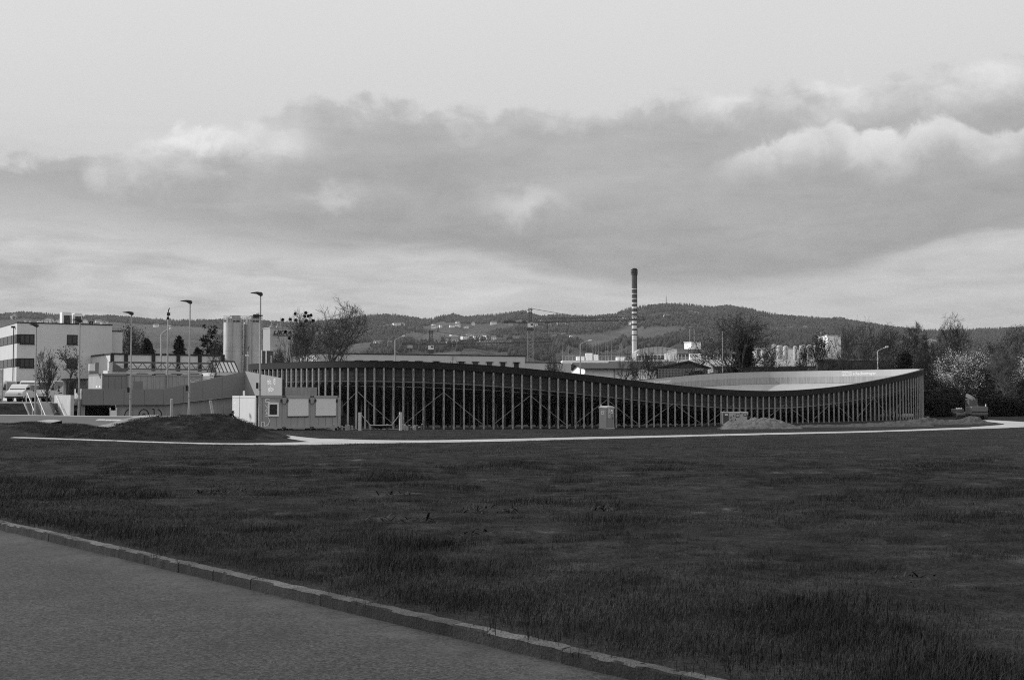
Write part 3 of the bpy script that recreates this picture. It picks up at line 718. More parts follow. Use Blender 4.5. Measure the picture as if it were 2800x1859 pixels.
# lettering 'hello yellow' with its emblem
def lett(parent, x_, y0_, z0_, s, flip=1):
    fn = lambda a, b: (x_, y0_ - a * flip, z0_ + b)
    text_part('lettering', 'hello,', lambda a, b: fn(a * s * .8, b * s), M_lett, parent, size=1.0)
    text_part('lettering', 'yellow', lambda a, b: fn((a + .55) * s * .8, (b - .92) * s), M_lett, parent, size=1.0)
    mb = MB(); q = lambda a, b: fn((a + 2.75) * s, (b + .35) * s)
    stroke(mb, [(-.3, -.3)] + arc(-.1, .1, .2, 180, 0, 8) + [(.1, -.1)], .09, q); stroke(mb, [(.3, .35)] + [(.3, -.1)] + arc(.1, -.2, .2, 0, -180, 8) + [(-.1, .1)], .09, q)
    mb.build('emblem', M_lett, parent)
lett(ramp, 15.19, -6.3, 2.75 - zg, .72)
lett(ramp, -.03, 1.85, 1.55 - zg, .42)
# concrete wall below the parapet with joints, opening with door
for a, b in zip([3.1, 5.2, 7.6, 9.6, 11.4, 13.2], [5.2, 7.6, 9.6, 11.4, 13.2, 15.2]):
    z0, z1 = top_bot(a)[1] - .03, top_bot(b)[1] - .03
    MB().prism([(a + .008, -.2), (b - .008, -.2), (b - .008, z1), (a + .008, z0)], .3, .6).build('wall_panel', M_conc, ramp)
MB().box(-.02, .35, .3, .9, -.2, .84 - zg).build('pier', M_conc, ramp)
MB().box(-.2, 3.3, 3.2, 3.4, -.2, .84 - zg).build('recess_wall', M_black, ramp)
MB().box(2.0, 2.95, 3.05, 3.15, -.2, 1.9).build('door', mat('dark_door', .05, .6), ramp)
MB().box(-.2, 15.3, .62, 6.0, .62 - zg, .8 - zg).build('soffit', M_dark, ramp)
cab = MB().box(-.28, .28, -.2, .2, 0, 1.75).box(-.30, -.26, -.22, .22, 1.75, 2.0).box(.26, .30, -.22, .22, 1.75, 2.0).build('cabinet', M_wht, None)
cw = A0 + UX * 2.9 + UY * .1; cab.location = (cw.x, cw.y - .3, zg - .1); cab.rotation_euler = (0, 0, RZ)
tag(cab, 'narrow white cabinet standing by the dark ramp undercroft', 'cabinet')
gf = MB()
fnw = lambda a, b: (3.9 + a, .28, .25 + b)
for pts in (arc(.45, .3, .45, 60, 300, 12), [(.45, .3), (.75, .3), (.75, 0)], arc(1.75, .3, .45, 0, 360, 16), arc(1.75, .3, .12, 0, 360, 10), [(2.7, -.1), (2.7, .75)], arc(2.95, .3, .45, -80, 80, 10), [(2.5, .75), (2.7, .75)]):
    stroke(gf, [(p[0], p[1] * 1.25 + .55) for p in pts], .09, fnw)
gf.build('graffiti', M_black, ramp)
# ---- stairs and bank at the far left
st = thing('stairs', 'concrete stairs with pale handrails beside the grass bank', 'stairs', (gx(70, 121), 121, -1.5), RZ)
NS = 17; rise = (DECK + 1.5) / NS
M_step = mat('dark_step_concrete', .16, .9, nz=.1, ns=2)
for k in range(NS): MB().box(0, 1.05, -(NS - k) * .34 + .0, -(NS - k) * .34 + .36, 0 if k < 2 else rise * (k - 2), rise * (k + 1)).build('step', M_step, st)
MB().prism([(.2, DECK + 1.5 - .02), (-NS * .34, 0), (.2, 0)], 1.08, 2.2, 'x').build('slab', mat('grey_slab', .2, .9, nz=.08, ns=2), st)
MB().prism([(.1, DECK + 1.58), (.1, DECK + 1.3), (-NS * .34 - .1, -.1), (-NS * .34 - .1, .2)], 2.22, 2.38, 'x').build('edge_curb', mat('dark_curb', .05, .8), st)
for k in range(NS): MB().box(-.13, -.01, -(NS - k) * .34 - .02, -(NS - k) * .34 + .3, rise * (k - .4), rise * (k + 1) + .06).build('side_block', M_conc_l, st)
for xx in (.15, .95):
    mb = MB(); zt = DECK + 1.5
    mb.tube([(xx, .3, zt), (xx, .3, zt + .95), (xx, 0, zt + 1.0), (xx, -NS * .34, .95), (xx, -NS * .34, 0)], .03, 6)
    mb.tube([(xx, -NS * .17, zt * .5), (xx, -NS * .17, zt * .5 + .97)], .025, 6); mb.build('handrail', M_wht, st)
# side wall, sunlit
w0 = Vector((gx(150, 124), 124))
sw = thing('stair_wall', 'sunlit pale concrete wall beside the stairs', 'wall', (w0.x, w0.y, -1.5), RZ)
MB().prism([(0, DECK + 1.5 + .75), (0, 0), (-7.4, 0), (-7.4, DECK + 1.5 + .75)], 0, .3, 'x').build('wall', M_conc_l, sw)
MB().tube([(-.12, -1.5, 3.2), (-.12, -6.6, .9)], .025, 6).build('handrail', M_galv, sw)
# deck behind
dk = MB(); D0 = A0 - UX * 12 + UY * 3.2
dk.box(-60, 46, 2.75, 62, -3.0, 0); o = dk.build('yard_deck', mat('yard_paving', .14, .9, nz=.1, ns=.5), None); o.location = (D0.x, D0.y, DECK); o.rotation_euler = (0, 0, RZ); structure(o)
def bank(X, Y):
    ss = (X - A0.x) * UY.x + (Y - A0.y) * UY.y
    t = np.clip((ss + .6) / 6.3, 0, 1)
    return gz(X, Y) - .15 + t * (DECK - gz(X, Y) + .12) + (fbm(X * .8, Y * .8, 3, 61) - .5) * .22 * (t < 1)
bu, bs_ = np.meshgrid(np.linspace(-40, -4.1, 70), np.linspace(-1.5, 6.3, 36)); bX = A0.x + UX.x * bu + UY.x * bs_; bY = A0.y + UX.y * bu + UY.y * bs_
idx = np.arange(bX.size).reshape(bX.shape)
npmesh('grass_bank', np.stack([bX, bY, bank(bX, bY)], -1).reshape(-1, 3), np.stack([idx[:-1, :-1], idx[:-1, 1:], idx[1:, 1:], idx[1:, :-1]], -1).reshape(-1, 4), M_ground, smooth=True, kind='structure')
# ---- grey site containers standing on the deck
def container(parent, x0, W, Lc, Hc, m, mframe):
    """ISO site-office container: frame of posts and rails around wall panels; its end faces local -y"""
    f = MB(); p = .14
    for xa in (x0, x0 + W - p):
        for ya in (0, Lc - p): f.box(xa, xa + p, ya, ya + p, 0, Hc)
    for za in (0, Hc - .2):
        for ya in (0, Lc - p): f.box(x0 + p, x0 + W - p, ya + .003, ya + p - .003, za + .003, za + .197)
        for xa in (x0, x0 + W - p): f.box(xa + .003, xa + p - .003, p, Lc - p, za + .003, za + .197)
    f.build('frame', mframe, parent)
    MB().box(x0 + .1, x0 + W - .1, .05, Lc - .05, .1, Hc - .05).build('wall_panels', m, parent)
    c = MB()
    for xa in (x0 + .01, x0 + W - .17):
        for za in (.02, Hc - .13): c.box(xa, xa + .16, -.012, .05, za, za + .11)
    c.build('corner_casting', M_lampd, parent)
    mb = MB()
    for k in range(1, 4): mb.box(x0 + W * k / 4 - .008, x0 + W * k / 4 + .008, .042, .052, .2, Hc - .2)
    mb.build('panel_seam', M_lampd, parent)
CO = Vector((gx(280, 125), 125)); Wc, Lc, Hc = 2.44, 6.06, 2.80
M_contd = mat('dark_grey_container', .2, .6, nz=.05, ns=1)
labs = ['dark plain site container on the yard deck beside the two small notices', 'grey site container with a door on the yard deck', 'plain grey site container between the door container and the emblem container', 'grey site container with white line emblem on the yard deck']
for k in range(4):
    pos = CO + UX * (Wc + .02) * k
    t = thing('site_container', labs[k], 'container', (pos.x, pos.y, DECK), RZ, 'site containers on the yard deck')
    container(t, 0, Wc, Lc, Hc, M_contd if k == 0 else M_cont, M_contd if k == 0 else M_cont)
    if k == 0:
        for yy in (.6, 1.9):
            nt_ = MB().box(-.03, -.005, yy, yy + .55, 1.05, 1.65).build('notice', M_wht, t); MB().box(-.04, -.031, yy + .18, yy + .36, 1.28, 1.46).build('notice_symbol', M_black, nt_)
        MB().box(-.004, .098, 0.14, Lc - .14, .2, Hc - .2).build('side_panel', mat('pale_container_side', .36, .5, nz=.12, ns=1.2), t)
    if k == 1:
        d_ = MB().box(.5, 1.4, .02, .048, .15, 2.1).build('door', M_contd, t); MB().box(1.25, 1.33, -.03, .02, 1.05, 1.15).build('handle', M_black, d_)
    if k == 3:
        mb = MB(); fn = lambda a, b: (1.15 + a, .03, 1.55 + b)
        for pts in ([(0, .7), (.05, .5), (.4, .5), (.4, .6)], [(.55, .5), (.85, .5)], [(.5, .65), (.85, .65)], arc(.43, .45, .45, 200, 340, 10), arc(.15, -.35, .35, 90, 0, 6), arc(.75, -.35, .35, 90, 180, 6)[::1], [(.38, -.35), (.38, 0)], [(.52, -.35), (.52, 0)]): stroke(mb, pts, .05, fn)
        mb.build('emblem', M_lett, t)
# white ice-cream style trailer and a box sign behind the parapet
p = at(535, 1050, 130); t = thing('white_trailer', 'small white trailer body partly hidden behind the parapet', 'trailer', (p.x, p.y, DECK), RZ)
MB().prism([(-1.6, .5), (1.2, .5), (1.45, .9), (1.25, 2.35), (-1.6, 2.5)], 0, 2).build('body', M_wht, t, bevel=.08)
MB().box(-.9, 1.7, -.1, 2.1, 2.5, 2.62).build('roof', M_wht, t)
MB().box(-1.3, .9, -.012, -.004, 1.2, 1.24).build('trim', M_galv, t)
for xx in (-.9, .4): MB().tube([(xx, .1, .3), (xx, .3, .3)], .3, 12).build('wheel', M_black, t)
text_part('lettering', 'SAMMLER', lambda a, b: (-.6 + a * .25, -.015, 1.5 + b * .25), M_black, t, size=1.0) if False else None
p = at(257, 1019, 126); t = thing('box_sign', 'small white sign box on the container roof', 'sign', (p.x, p.y, DECK + Hc), RZ)
MB().box(-.45, .1, 0, .3, 0, .28).build('base', M_contd, t); MB().box(-.45, .1, -.0, .3, .28, .95).build('panel', M_wht, t); MB().box(.11, .45, 0, .3, 0, 1.1).build('side', M_contd, t)
# ---- the three joined site-office containers in front of the ramp
O0 = Vector((gx(700, 107), 107)); OZ = -1.02
M_off = mat('office_container_paint', .34, .55, nz=.05, ns=1.2, streak=.1)
M_offl = mat('office_container_lit_side', .56, .55, nz=.03, ns=1.2, streak=.05)  # same paint made paler: sunlight on the left side put into the colour
M_shut = mat('roller_shutter', .72, .6, nz=.03, ns=2)
olab = ['site office container with white framed window and big white line letters', 'middle site office container with closed roller shutter', 'right site office container with closed roller shutter next to the velodrome posts']
for k in range(3):
    pos = O0 + UX * (Wc + .015) * k
    t = thing('office_container', olab[k], 'container', (pos.x, pos.y, OZ), RZ, 'joined site office containers')
    container(t, 0, Wc, Lc, 2.72, M_off, M_off)
    sk = MB(); [sk.box(xa, xa + .3, ya, ya + .3, -.22, -.002) for xa in (.1, 2.0) for ya in (.1, 5.6)]; sk.build('support_block', M_dark, t)
    if k == 0:
        sp_ = MB().box(-.02, .098, .16, Lc - .16, .21, 2.72 - .21).build('side_panel', M_offl, t)
        fr = MB().box(-.006, .138, .003, .137, .003, 2.717).box(-.006, .138, Lc - .137, Lc - .003, .003, 2.717).box(-.006, .13, .137, Lc - .137, 2.53, 2.715).build('side_frame', M_offl, t)
        MB().tube([(.18, -.03, 2.7), (.18, -.05, .0)], .045, 8).build('downpipe', M_black, t)
        wf = MB().box(1.02, 1.98, -.03, .04, 1.0, 1.16).box(1.02, 1.98, -.03, .04, 2.0, 2.16).box(1.02, 1.17, -.03, .04, 1.16, 2.0).box(1.83, 1.98, -.03, .04, 1.16, 2.0).build('window_frame', M_wht, t)
        MB().box(1.17, 1.83, .0, .045, 1.16, 2.0).build('window_pane', M_glass, wf)
        mb = MB(); fn = lambda a, b: (.22 + a, .036, b)
        for pts in ([(.62, 2.45), (.95, 2.45), (.95, 2.3)], arc(.72, 2.3, .12, 90, 270, 6) + [(1.0, 2.18)], [(.62, 1.95), (.8, 1.7), (1.0, 1.7)], [(.62, 1.45), (.8, 1.7)], [(.62, 1.2), (.98, 1.2)], [(.72, 1.45), (.72, 1.2)], arc(.55, .65, .42, 80, -80, 12), [(.3, .2), (.3, .55), (.55, .55), (.55, .2)], [(.0, 2.2), (.25, 1.9)], [(.25, 2.2), (.0, 1.9)], [(0, 1.7), (.25, 1.3)], [(.25, 1.1), (0, .8)]): stroke(mb, pts, .065, fn)
        mb.build('line_lettering', M_lett, t)
        mb = MB(); fn = lambda a, b: (-.03, 5.3 + a, b)
        for pts in ([(0, 2.45), (0, 2.15), (-.3, 2.15)], [(.3, 2.45), (.3, 2.15)], arc(.05, 1.75, .35, 0, 180, 10), arc(.05, 1.3, .3, 0, 360, 14), [(-.1, 1.3), (.15, 1.3)], arc(.05, .75, .35, 0, 360, 14), [(.3, .3), (-.1, .55)]): stroke(mb, pts, .06, fn)
        mb.build('line_lettering', M_lett, t)
        MB().tube([(.9, 5.7, 2.72), (.9, 5.7, 3.15)], .09, 10).build('vent_pipe', M_wht, t)
    else:
        w0_, w1_ = .32, 2.12
        sh = MB()
        for q in range(18): z0 = 1.03 + q * .0805; sh.box(w0_, w1_, -.015 + .004 * (q % 2), .045, z0, z0 + .079)
        sh.build('roller_shutter', M_shut, t); MB().box(w0_ - .03, w1_ + .03, -.05, .045, 2.5, 2.66 - .13).build('shutter_box', M_off, t)
        MB().box(w0_ - .04, w1_ + .04, -.03, .045, .96, 1.02).build('sill', M_black, t)
    for xa in (.28, 2.2):
        MB().box(xa - .07, xa + .07, -.06, .0, 2.2, 2.42).build('lock_bracket', M_lampd, t)
    mb = MB(); mb.tube([(2.2, -.05, 2.25), (2.3, -.08, 2.05), (2.44, -.08, 1.98), (2.56, -.08, 2.06), (2.68, -.05, 2.25)], .02, 5)
    if k < 2: mb.build('cable', M_black, t)
# concrete box between ramp and velodrome
p = at(800, 1082, 121); t = thing('concrete_block', 'pale concrete block behind the office containers', 'block', (p.x - .2, p.y, -1.5), RZ)
MB().box(-.4, 2.6, 0, 3.2, 0, zz(1058.5, 121) + 1.5).build('block', M_conc, t); MB().box(-.44, -.402, 0, 3.2, 0, zz(1058.5, 121) + 1.5).build('face', M_conc_l, t)
# ---------------------------------------------------------------- buildings behind
def on_line(px, P0, D):
    """distance along direction D from P0 at which the line projects to column px"""
    k = (px - 1400) / FPX
    return (k * P0.y - P0.x) / (D.x - k * D.y)
# ---- white office building with window bands
c0 = Vector((gx(45, 165), 165)); OZ0 = DECK
ob = thing('office_building', 'white three-storey office building with dark window bands at the left edge', 'building', (c0.x, c0.y, OZ0), RZ)
Lr = on_line(305, c0, UX); HT = zz(883, 165) - OZ0
MB().box(0, Lr, 0, 20, -1, HT).build('wall', M_white, ob)
MB().box(-.06, Lr + .06, -.06, 20.06, HT + .002, HT + .14).build('roof_edge', M_black, ob)
xe = on_line(340, c0, UX); MB().box(Lr + .002, xe, 1.2, 18, -1, HT - .75).build('annex_wall', M_white, ob)
MB().box(Lr + .065, xe + .05, 1.15, 18, HT - .748, HT - .62).build('annex_roof_edge', M_black, ob)
def win(parent, x0, x1, z0, z1, mull, side='front'):
    """window in a facade: dark frame, panes set back, sill"""
    if side == 'front': bx = lambda m, a, b, c, d, e, f: m.box(a, b, c, d, e, f)
    else: bx = lambda m, a, b, c, d, e, f: m.box(c, d, a, b, e, f)
    fr = MB(); t_ = .12
    bx(fr, x0, x1, -.05, .01, z0, z0 + t_); bx(fr, x0, x1, -.05, .01, z1 - t_, z1); bx(fr, x0, x0 + t_, -.05, .01, z0 + t_, z1 - t_); bx(fr, x1 - t_, x1, -.05, .01, z0 + t_, z1 - t_)
    for q in range(1, mull): c = x0 + (x1 - x0) * q / mull; bx(fr, c - .07, c + .07, -.05, .01, z0 + t_, z1 - t_)
    f = fr.build('window', M_black, parent); 
    pn = MB(); bx(pn, x0 + t_, x1 - t_, -.012, .005, z0 + t_, z1 - t_); pn.build('pane', M_glass, f)
    sl = MB(); bx(sl, x0 - .06, x1 + .06, -.12, .01, z0 - .07, z0 - .002); sl.build('sill', M_black, f)
    return f
lx = lambda px: on_line(px, c0, UX)
lz = lambda py, px=45: zz(py, c0.y + UX.y * lx(px)) - OZ0
for ya, yb in ((914, 940.5), (979.5, 1005)):
    win(ob, lx(53.6), lx(93), lz(yb, 75), lz(ya, 75), 3); win(ob, lx(182), lx(211), lz(yb + 1, 196), lz(ya + 1.5, 196), 2)
    z0, z1 = lz(yb), lz(ya)
    MB().box(-.04, lx(53.4), -.04, .005, z0 + .1, z1).build('band_panel', M_black, ob)
    MB().box(-.042, .004, .008, 20, z0 + .1, z1).build('band_panel', M_black, ob)
    for q in range(6):
        bl = MB(); y0 = .5 + q * 3.1
        for r_ in range(9): zq = z0 + .16 + r_ * (z1 - z0 - .2) / 9; bl.box(-.085, -.045, y0, y0 + 2.7, zq, zq + (z1 - z0) / 9 * .72)
        bl.build('blind', mat('grey_blind', .10, .6), ob)
win(ob, lx(46), lx(92), lz(1062, 70), lz(1044, 70), 5)
MB().tube([(-.15, 1.6, 0), (-.15, 1.6, lz(892))], .06, 6).box(-.45, .0, 1.4, 1.8, lz(895), lz(890)).build('downpipe', M_black, ob)
# entrance canopy
MB().box(lx(168), lx(238), -4.2, -.02, lz(1039, 200), lz(1036, 200)).build('canopy', M_black, ob)
for q in (172, 186, 226): MB().box(lx(q), lx(q) + .16, -4.1, -3.95, -1, lz(1039.2, 200)).build('canopy_post', M_lampd, ob)
MB().box(lx(182), lx(208), -.05, .0, -1, lz(1042, 200)).build('door', M_glass, ob)
# roof plant
def roof_unit(px0, px1, py0, lab, dark):
    s = lx((px0 + px1) / 2); p = c0 + UX * s + UY * 6; k = (p.y) / FPX
    W = (px1 - px0) * k * .9; Hh = zz(py0, p.y) - (OZ0 + HT)
    t = thing('roof_unit', lab, 'air unit', (p.x, p.y, OZ0 + HT + .14), RZ)
    MB().box(-W / 2, W / 2, 0, 1.6, .15, Hh).build('housing', M_wht, t)
    lv = MB()
    for q in range(8): lv.box(-W * .3 if not dark else -W * .42, W * .42, -.04, -.004, .3 + q * (Hh - .7) / 8, .3 + (q + .7) * (Hh - .7) / 8)
    lv.build('louvre', M_black, t)
    MB().box(-W / 2, -W / 2 + .1, .1, .2, 0, .15).box(W / 2 - .1, W / 2, .1, .2, 0, .15).box(-W / 2, W / 2, 1.3, 1.5, 0, .15).build('feet', M_galv, t)
roof_unit(193, 220, 856, 'tall white rooftop air unit with louvres on the office roof', False)
roof_unit(228, 249, 859, 'rooftop air unit with wide black louvre on the office roof', True)
def roof_bits():
    for px, wpx, hpx, nm, lab in ((83, 5, 8, 'roof_vent', 'twin white vent pipes on the office roof'), (96, 5, 7, 'roof_vent', 'short white vent pipes nearer the office roof middle'), (121, 9, 7, 'roof_hood', 'rounded white vent hood on the office roof'), (255, 8, 6, 'roof_vent', 'low white vents right of the air units on the office roof'), (266, 10, 10, 'roof_vent', 'dark fan housing at the right end of the office roof')):
        p = c0 + UX * lx(px) + UY * 4; k = p.y / FPX; t = thing(nm, lab, 'roof vent', (p.x, p.y, OZ0 + HT + .1), RZ)
        m = M_wht if 'white' in lab else M_lampd; w_, h_ = wpx * k, hpx * k
        if nm == 'roof_hood': MB().tube([(-w_ / 2, 0, h_ * .3), (-w_ / 2, 0, h_ * .8), (0, 0, h_), (w_ / 2, 0, h_ * .7)], h_ * .28, 8).box(-w_ / 2 - .1, -w_ / 2 + .1, -.1, .1, 0, h_ * .3).build('duct', m, t)
        else:
            for q in (-1, 1): MB().tube([(q * w_ * .3, 0, 0), (q * w_ * .3, 0, h_)], w_ * .2, 8).tube([(q * w_ * .3, 0, h_), (q * w_ * .3, 0, h_ + .06)], w_ * .26, 8).build('pipe', m, t)
roof_bits()
# ---- low white hall with black frames, truss gallery and glazed roof ridge
h0 = Vector((gx(305, 160), 160)); hall = thing('low_hall', 'long low white hall with black steel frames behind the containers', 'building', (h0.x, h0.y, DECK), RZ)
Lh = on_line(612, h0, UX); ht = zz(969.5, 160) - DECK; hb = zz(1040, 160) - DECK
MB().box(0, Lh, 0, 14, hb - 2, ht).build('wall', M_white, hall); MB().box(-.1, Lh + .1, -.1, 14.1, ht + .002, ht + .2).build('roof_edge', M_black, hall)
for px in (306, 344, 419, 487, 546, 609): s = on_line(px, h0, UX); MB().box(s - .22, s + .22, -.14, -.002, hb - 2, ht - .002).build('column', M_black, hall)
for z in (.45, .75): MB().box(0, Lh, -.02, -.004, ht - 1.6 * z - .2, ht - 1.6 * z - .17).build('panel_joint', M_galv, hall)
g0 = Vector((gx(308, 147), 147)); gal = thing('truss_gallery', 'grey steel truss gallery running in front of the low hall', 'gallery', (g0.x, g0.y, DECK), RZ)
Lg = on_line(600, g0, UX); zt = zz(988, 147) - DECK; zb_ = zz(1010, 147) - DECK; M_steel = mat('grey_steel', .12, .6)
for y_ in (0, 1.8):
    MB().box(0, Lg, y_, y_ + .14, zt - .16, zt).box(0, Lg, y_ + .003, y_ + .137, zb_, zb_ + .16).build('chord', M_steel, gal)
    if y_: continue
    n = 22; mb = MB()
    for q in range(3, n): a = Lg * q / n; b = Lg * (q + 1) / n; mb.bar((a, y_ + .07, zb_ + .1 if q % 2 else zt - .1), (b, y_ + .07, zt - .1 if q % 2 else zb_ + .1), .07, .09)
    mb.build('lattice', M_steel, gal)
MB().prism([(0, zb_ - .2), (Lg * .13, zb_ - .2), (.12, zt - .1), (0, zt - .1)], .02, 1.7).build('end_panel', mat('dark_cladding', .12, .8, nz=.2, ns=2), gal)
MB().box(-.5, Lg + 1.5, .2, 2.4, zb_ - 1.1, zb_ - .12).build('parapet', M_white, gal); MB().box(-.5, Lg + 1.5, .1, 2.4, zb_ - 3.5, zb_ - 1.12).build('base_wall', M_conc, gal)
for q in range(4): s = Lg * (.22 + q * .16); MB().box(s, s + 1.2, -.3, .6, zb_ - .6, zb_ - .42).build('roof_hood', M_lampd, gal)
s0 = Vector((gx(590, 142), 142)); sky_l = thing('glazed_roof', 'pitched glazed skylight with dark ribs next to the ramp', 'skylight', (s0.x, s0.y, DECK), RZ)
sb = zz(1017, 142) - DECK; sr = zz(988, 142) - DECK; Ls = 2.6
W2 = 1.6
MB().quad((0, 0, sb), (Ls, 0, sb), (Ls, W2, sr), (0, W2, sr)).quad((0, 2 * W2, sb), (Ls, 2 * W2, sb), (Ls, W2, sr), (0, W2, sr)).build('glazing', mat('pale_glazing', .55, .3), sky_l)
for q in range(7):
    xx = Ls * q / 6; MB().bar((xx, -.05, sb), (xx, W2, sr + .05), .07, .1).bar((xx, 2 * W2 + .05, sb), (xx, W2, sr + .05), .07, .1).build('rib', M_lampd, sky_l)
MB().bar((0, W2, sr + .06), (Ls, W2, sr + .06), .1, .12).bar((Ls, 0, sb), (Ls, 2 * W2, sb), .1, .1).bar((Ls, W2, sb), (Ls, W2, sr), .07, .07).build('ridge', M_lampd, sky_l)
MB().prism([(0, sb), (2 * W2, sb), (W2, sr)], Ls - .05, Ls - .02, 'x').build('gable_glass', M_glass, sky_l)
MB().box(-.2, Ls + 4, -.2, 2 * W2 + 1, sb - .4, sb - .06).build('roof_slab', M_white, sky_l); MB().box(-.2, Ls + 4, 0, 2 * W2 + .8, sb - 3.2, sb - .42).build('base_wall', M_conc, sky_l)
# ---- silos
M_silo = mat('aluminium_silo', .50, .42, nz=.12, ns=.5, metal=.45, streak=.18, spec=.5)
def silo(px, r, d, lab):
    p = Vector((gx(px, d), d)); zt = zz(882, d); t = thing('silo', lab, 'silo', (p.x, p.y, -1.6), 0, 'metal silos by the factory')
    H = zt + 1.6
    MB().tube([(0, 0, 0), (0, 0, H)], r, 40).build('shell', M_silo, t, smooth=False).data.shade_smooth()
    t.children[0].modifiers.new('e', 'EDGE_SPLIT')
    for z in (H * .36, H * .68, H - .05): MB().tube([(0, 0, z), (0, 0, z + .07)], r + .03, 40).build('hoop', M_silo, t)
    MB().tube([(.18 * r, -r - .08, 0), (.18 * r, -r - .08, H + .8)], .07, 6).build('fill_pipe', M_galv, t)
    mb = MB()
    for z in (.45, .85, 1.25): mb.tube([(r * cos(a), r * sin(a), H + z) for a in np.linspace(0, 2 * pi, 25)], .03, 4)
    for a in np.linspace(0, 2 * pi, 13)[:-1]: mb.tube([(r * cos(a), r * sin(a), H), (r * cos(a), r * sin(a), H + 1.25)], .03, 4)
    mb.build('guard_rail', M_galv, t)
    MB().box(-.1, r * .75, -.6, .6, H + .35, H + 1.35).build('filter_box', M_galv, t); MB().tube([(-r * .6, 0, H), (-r * .6, 0, H + 1.2)], .2, 8).build('vent', M_wht, t)
    MB().box(-.05, r * .7, -.5, .5, H, H + .35).build('filter_stand', M_lampd, t)
    MB().tube([(-r * .5, -.4, H), (-r * .45, -.4, H + .9), (-r * .2, -.4, H + 1.3), (.1, -.4, H + 1.3)], .07, 6).build('duct', M_galv, t)
silo(636, 1.78, 250, 'left of two tall streaked metal silos with rooftop railing')
silo(689, 1.68, 252, 'right of two tall metal silos, behind the lamp post')
# ---- factory block with name sign
f0 = Vector((gx(738, 280), 280)); fb = thing('factory_block', 'pale factory block with large italic name sign beside the silos', 'building', (f0.x, f0.y, -1.6), RZ)
Lf = on_line(800, f0, UX); hf = zz(897, 280) + 1.6
MB().box(0, Lf, 0, 4.5, 0, hf).build('wall', mat('grey_render', .38, .9, nz=.05, ns=.5), fb); MB().box(-.1, Lf + .1, -.1, 4.6, hf + .002, hf + .2).build('roof_edge', M_galv, fb)
MB().box(-1.2, 1.1, -1.6, -.01, 0, hf - 5.2).build('stair_tower', M_white, fb)
MB().box(1.3, 3.5, -1.0, -.012, hf * .58, hf * .70).build('bay', M_white, fb); MB().box(1.3, 3.5, -1.05, -.012, hf * .565, hf * .578).build('bay_edge', M_black, fb)
V_, _ = text_geo('LIKRA', 1.0, .03, .25); wd = max(v[0] for v in V_); sA, sB = on_line(746, f0, UX), on_line(797, f0, UX); kk = (sB - sA) / wd
text_part('name_sign', 'LIKRA', lambda a, b: (sA + a * kk, -.06, zz(914.5, 281) + 1.6 + b * 11 * 281 / FPX / .72), M_black, fb, size=1.0, bold=.03, shear=.25)
MB().box(sA - .1, sB, -.08, -.012, zz(918, 281) + 1.6, zz(916.2, 281) + 1.6).build('sign_underline', M_black, fb)
for q, hh in ((1.0, 1.6), (2.4, 1.0), (3.0, 2.2)): MB().tube([(q, 2, hf + .2), (q, 2, hf + .2 + hh)], .06, 5).box(q - .3, q + .3, 1.8, 2.3, hf + .21, hf + .6).build('roof_mast', M_galv, fb)
cg = MB()
for q in range(9): cg.tube([(-1.9 + .5 * cos(a), 1 + .5 * sin(a), hf - 9 + q * 1.4) for a in np.linspace(0, 2 * pi, 11)], .03, 4)
for a in np.linspace(0, 2 * pi, 6)[:-1]: cg.tube([(-1.9 + .5 * cos(a), 1 + .5 * sin(a), 0), (-1.9 + .5 * cos(a), 1 + .5 * sin(a), hf + 2.4)], .03, 4)
cg.build('ladder_cage', M_galv, fb)
# ---- banner between two poles
b0_ = Vector((gx(717, 150), 150)); bn = thing('banner', 'dark vertical advertising banner with pale lettering between two white poles', 'banner', (b0_.x, b0_.y, ZS))
k = 150 / FPX; bt = zz(960, 150) - ZS; bb_ = zz(1000, 150) - ZS
MB().box(0, 30.5 * k, -.02, .02, bb_, bt).build('cloth', mat('dark_banner', .075, .8), bn)
MB().box(-.05, 32 * k, -.05, .05, bt, bt + .06).build('top_bar', M_galv, bn)
for q in (-2, 11): MB().tube([(q * k, -.1, 0), (q * k, -.1, bt + 3 * k)], .07, 8).build('pole', M_wht, bn)
text_part('lettering', 'Pointner', lambda a, b: ((27 - b * 9.5) * k, -.03, bb_ + (a * 8.6 - 1) * k), M_lett, bn, size=1.0)
p = at(791 * .3 + 440, 1000, 140)
# ---- long white building with a row of square windows
w0 = Vector((gx(866, 235), 235)); wb = thing('white_workshop', 'long white flat-roofed building with a row of dark windows behind the velodrome', 'building', (w0.x, w0.y, ZS), radians(25.5))
D25 = Vector((cos(radians(25.5)), sin(radians(25.5)))); wl = lambda px: on_line(px, w0, D25); hw = zz(967, 235) - ZS
MB().box(0, wl(1435), 0, 16, 0, hw).build('wall', M_white, wb); MB().box(-.1, wl(1435) + .1, -.1, 16.1, hw + .002, hw + .18).build('roof_edge', M_lampd, wb)
for px in (981, 1022, 1063, 1105, 1145, 1193, 1262, 1300, 1338, 1375, 1412):
    s = wl(px); f = win(wb, s - .5, s + .5, hw - 2.7, hw - 1.18, 1); MB().box(s - .75, s + .75, -.35, -.002, hw - 1.17, hw - 1.08).build('awning', M_lampd, f)
an = wl(1435) + .004; MB().box(an, wl(1541), 1.2, 12, 0, hw - 1.15).build('annex_wall', M_white, wb); MB().box(an + .11, wl(1541) + .1, 1.1, 12.1, hw - 1.148, hw - 1.0).build('annex_roof_edge', M_lampd, wb)
MB().box(wl(1541) + .004, wl(1572), 1.6, 11, 0, hw - 1.1).build('annex_wall', mat('grey_render2', .55, .9, nz=.05, ns=.5), wb)
win(wb, wl(1437) + .05, wl(1457), hw - 4.0, hw - 2.55, 2)
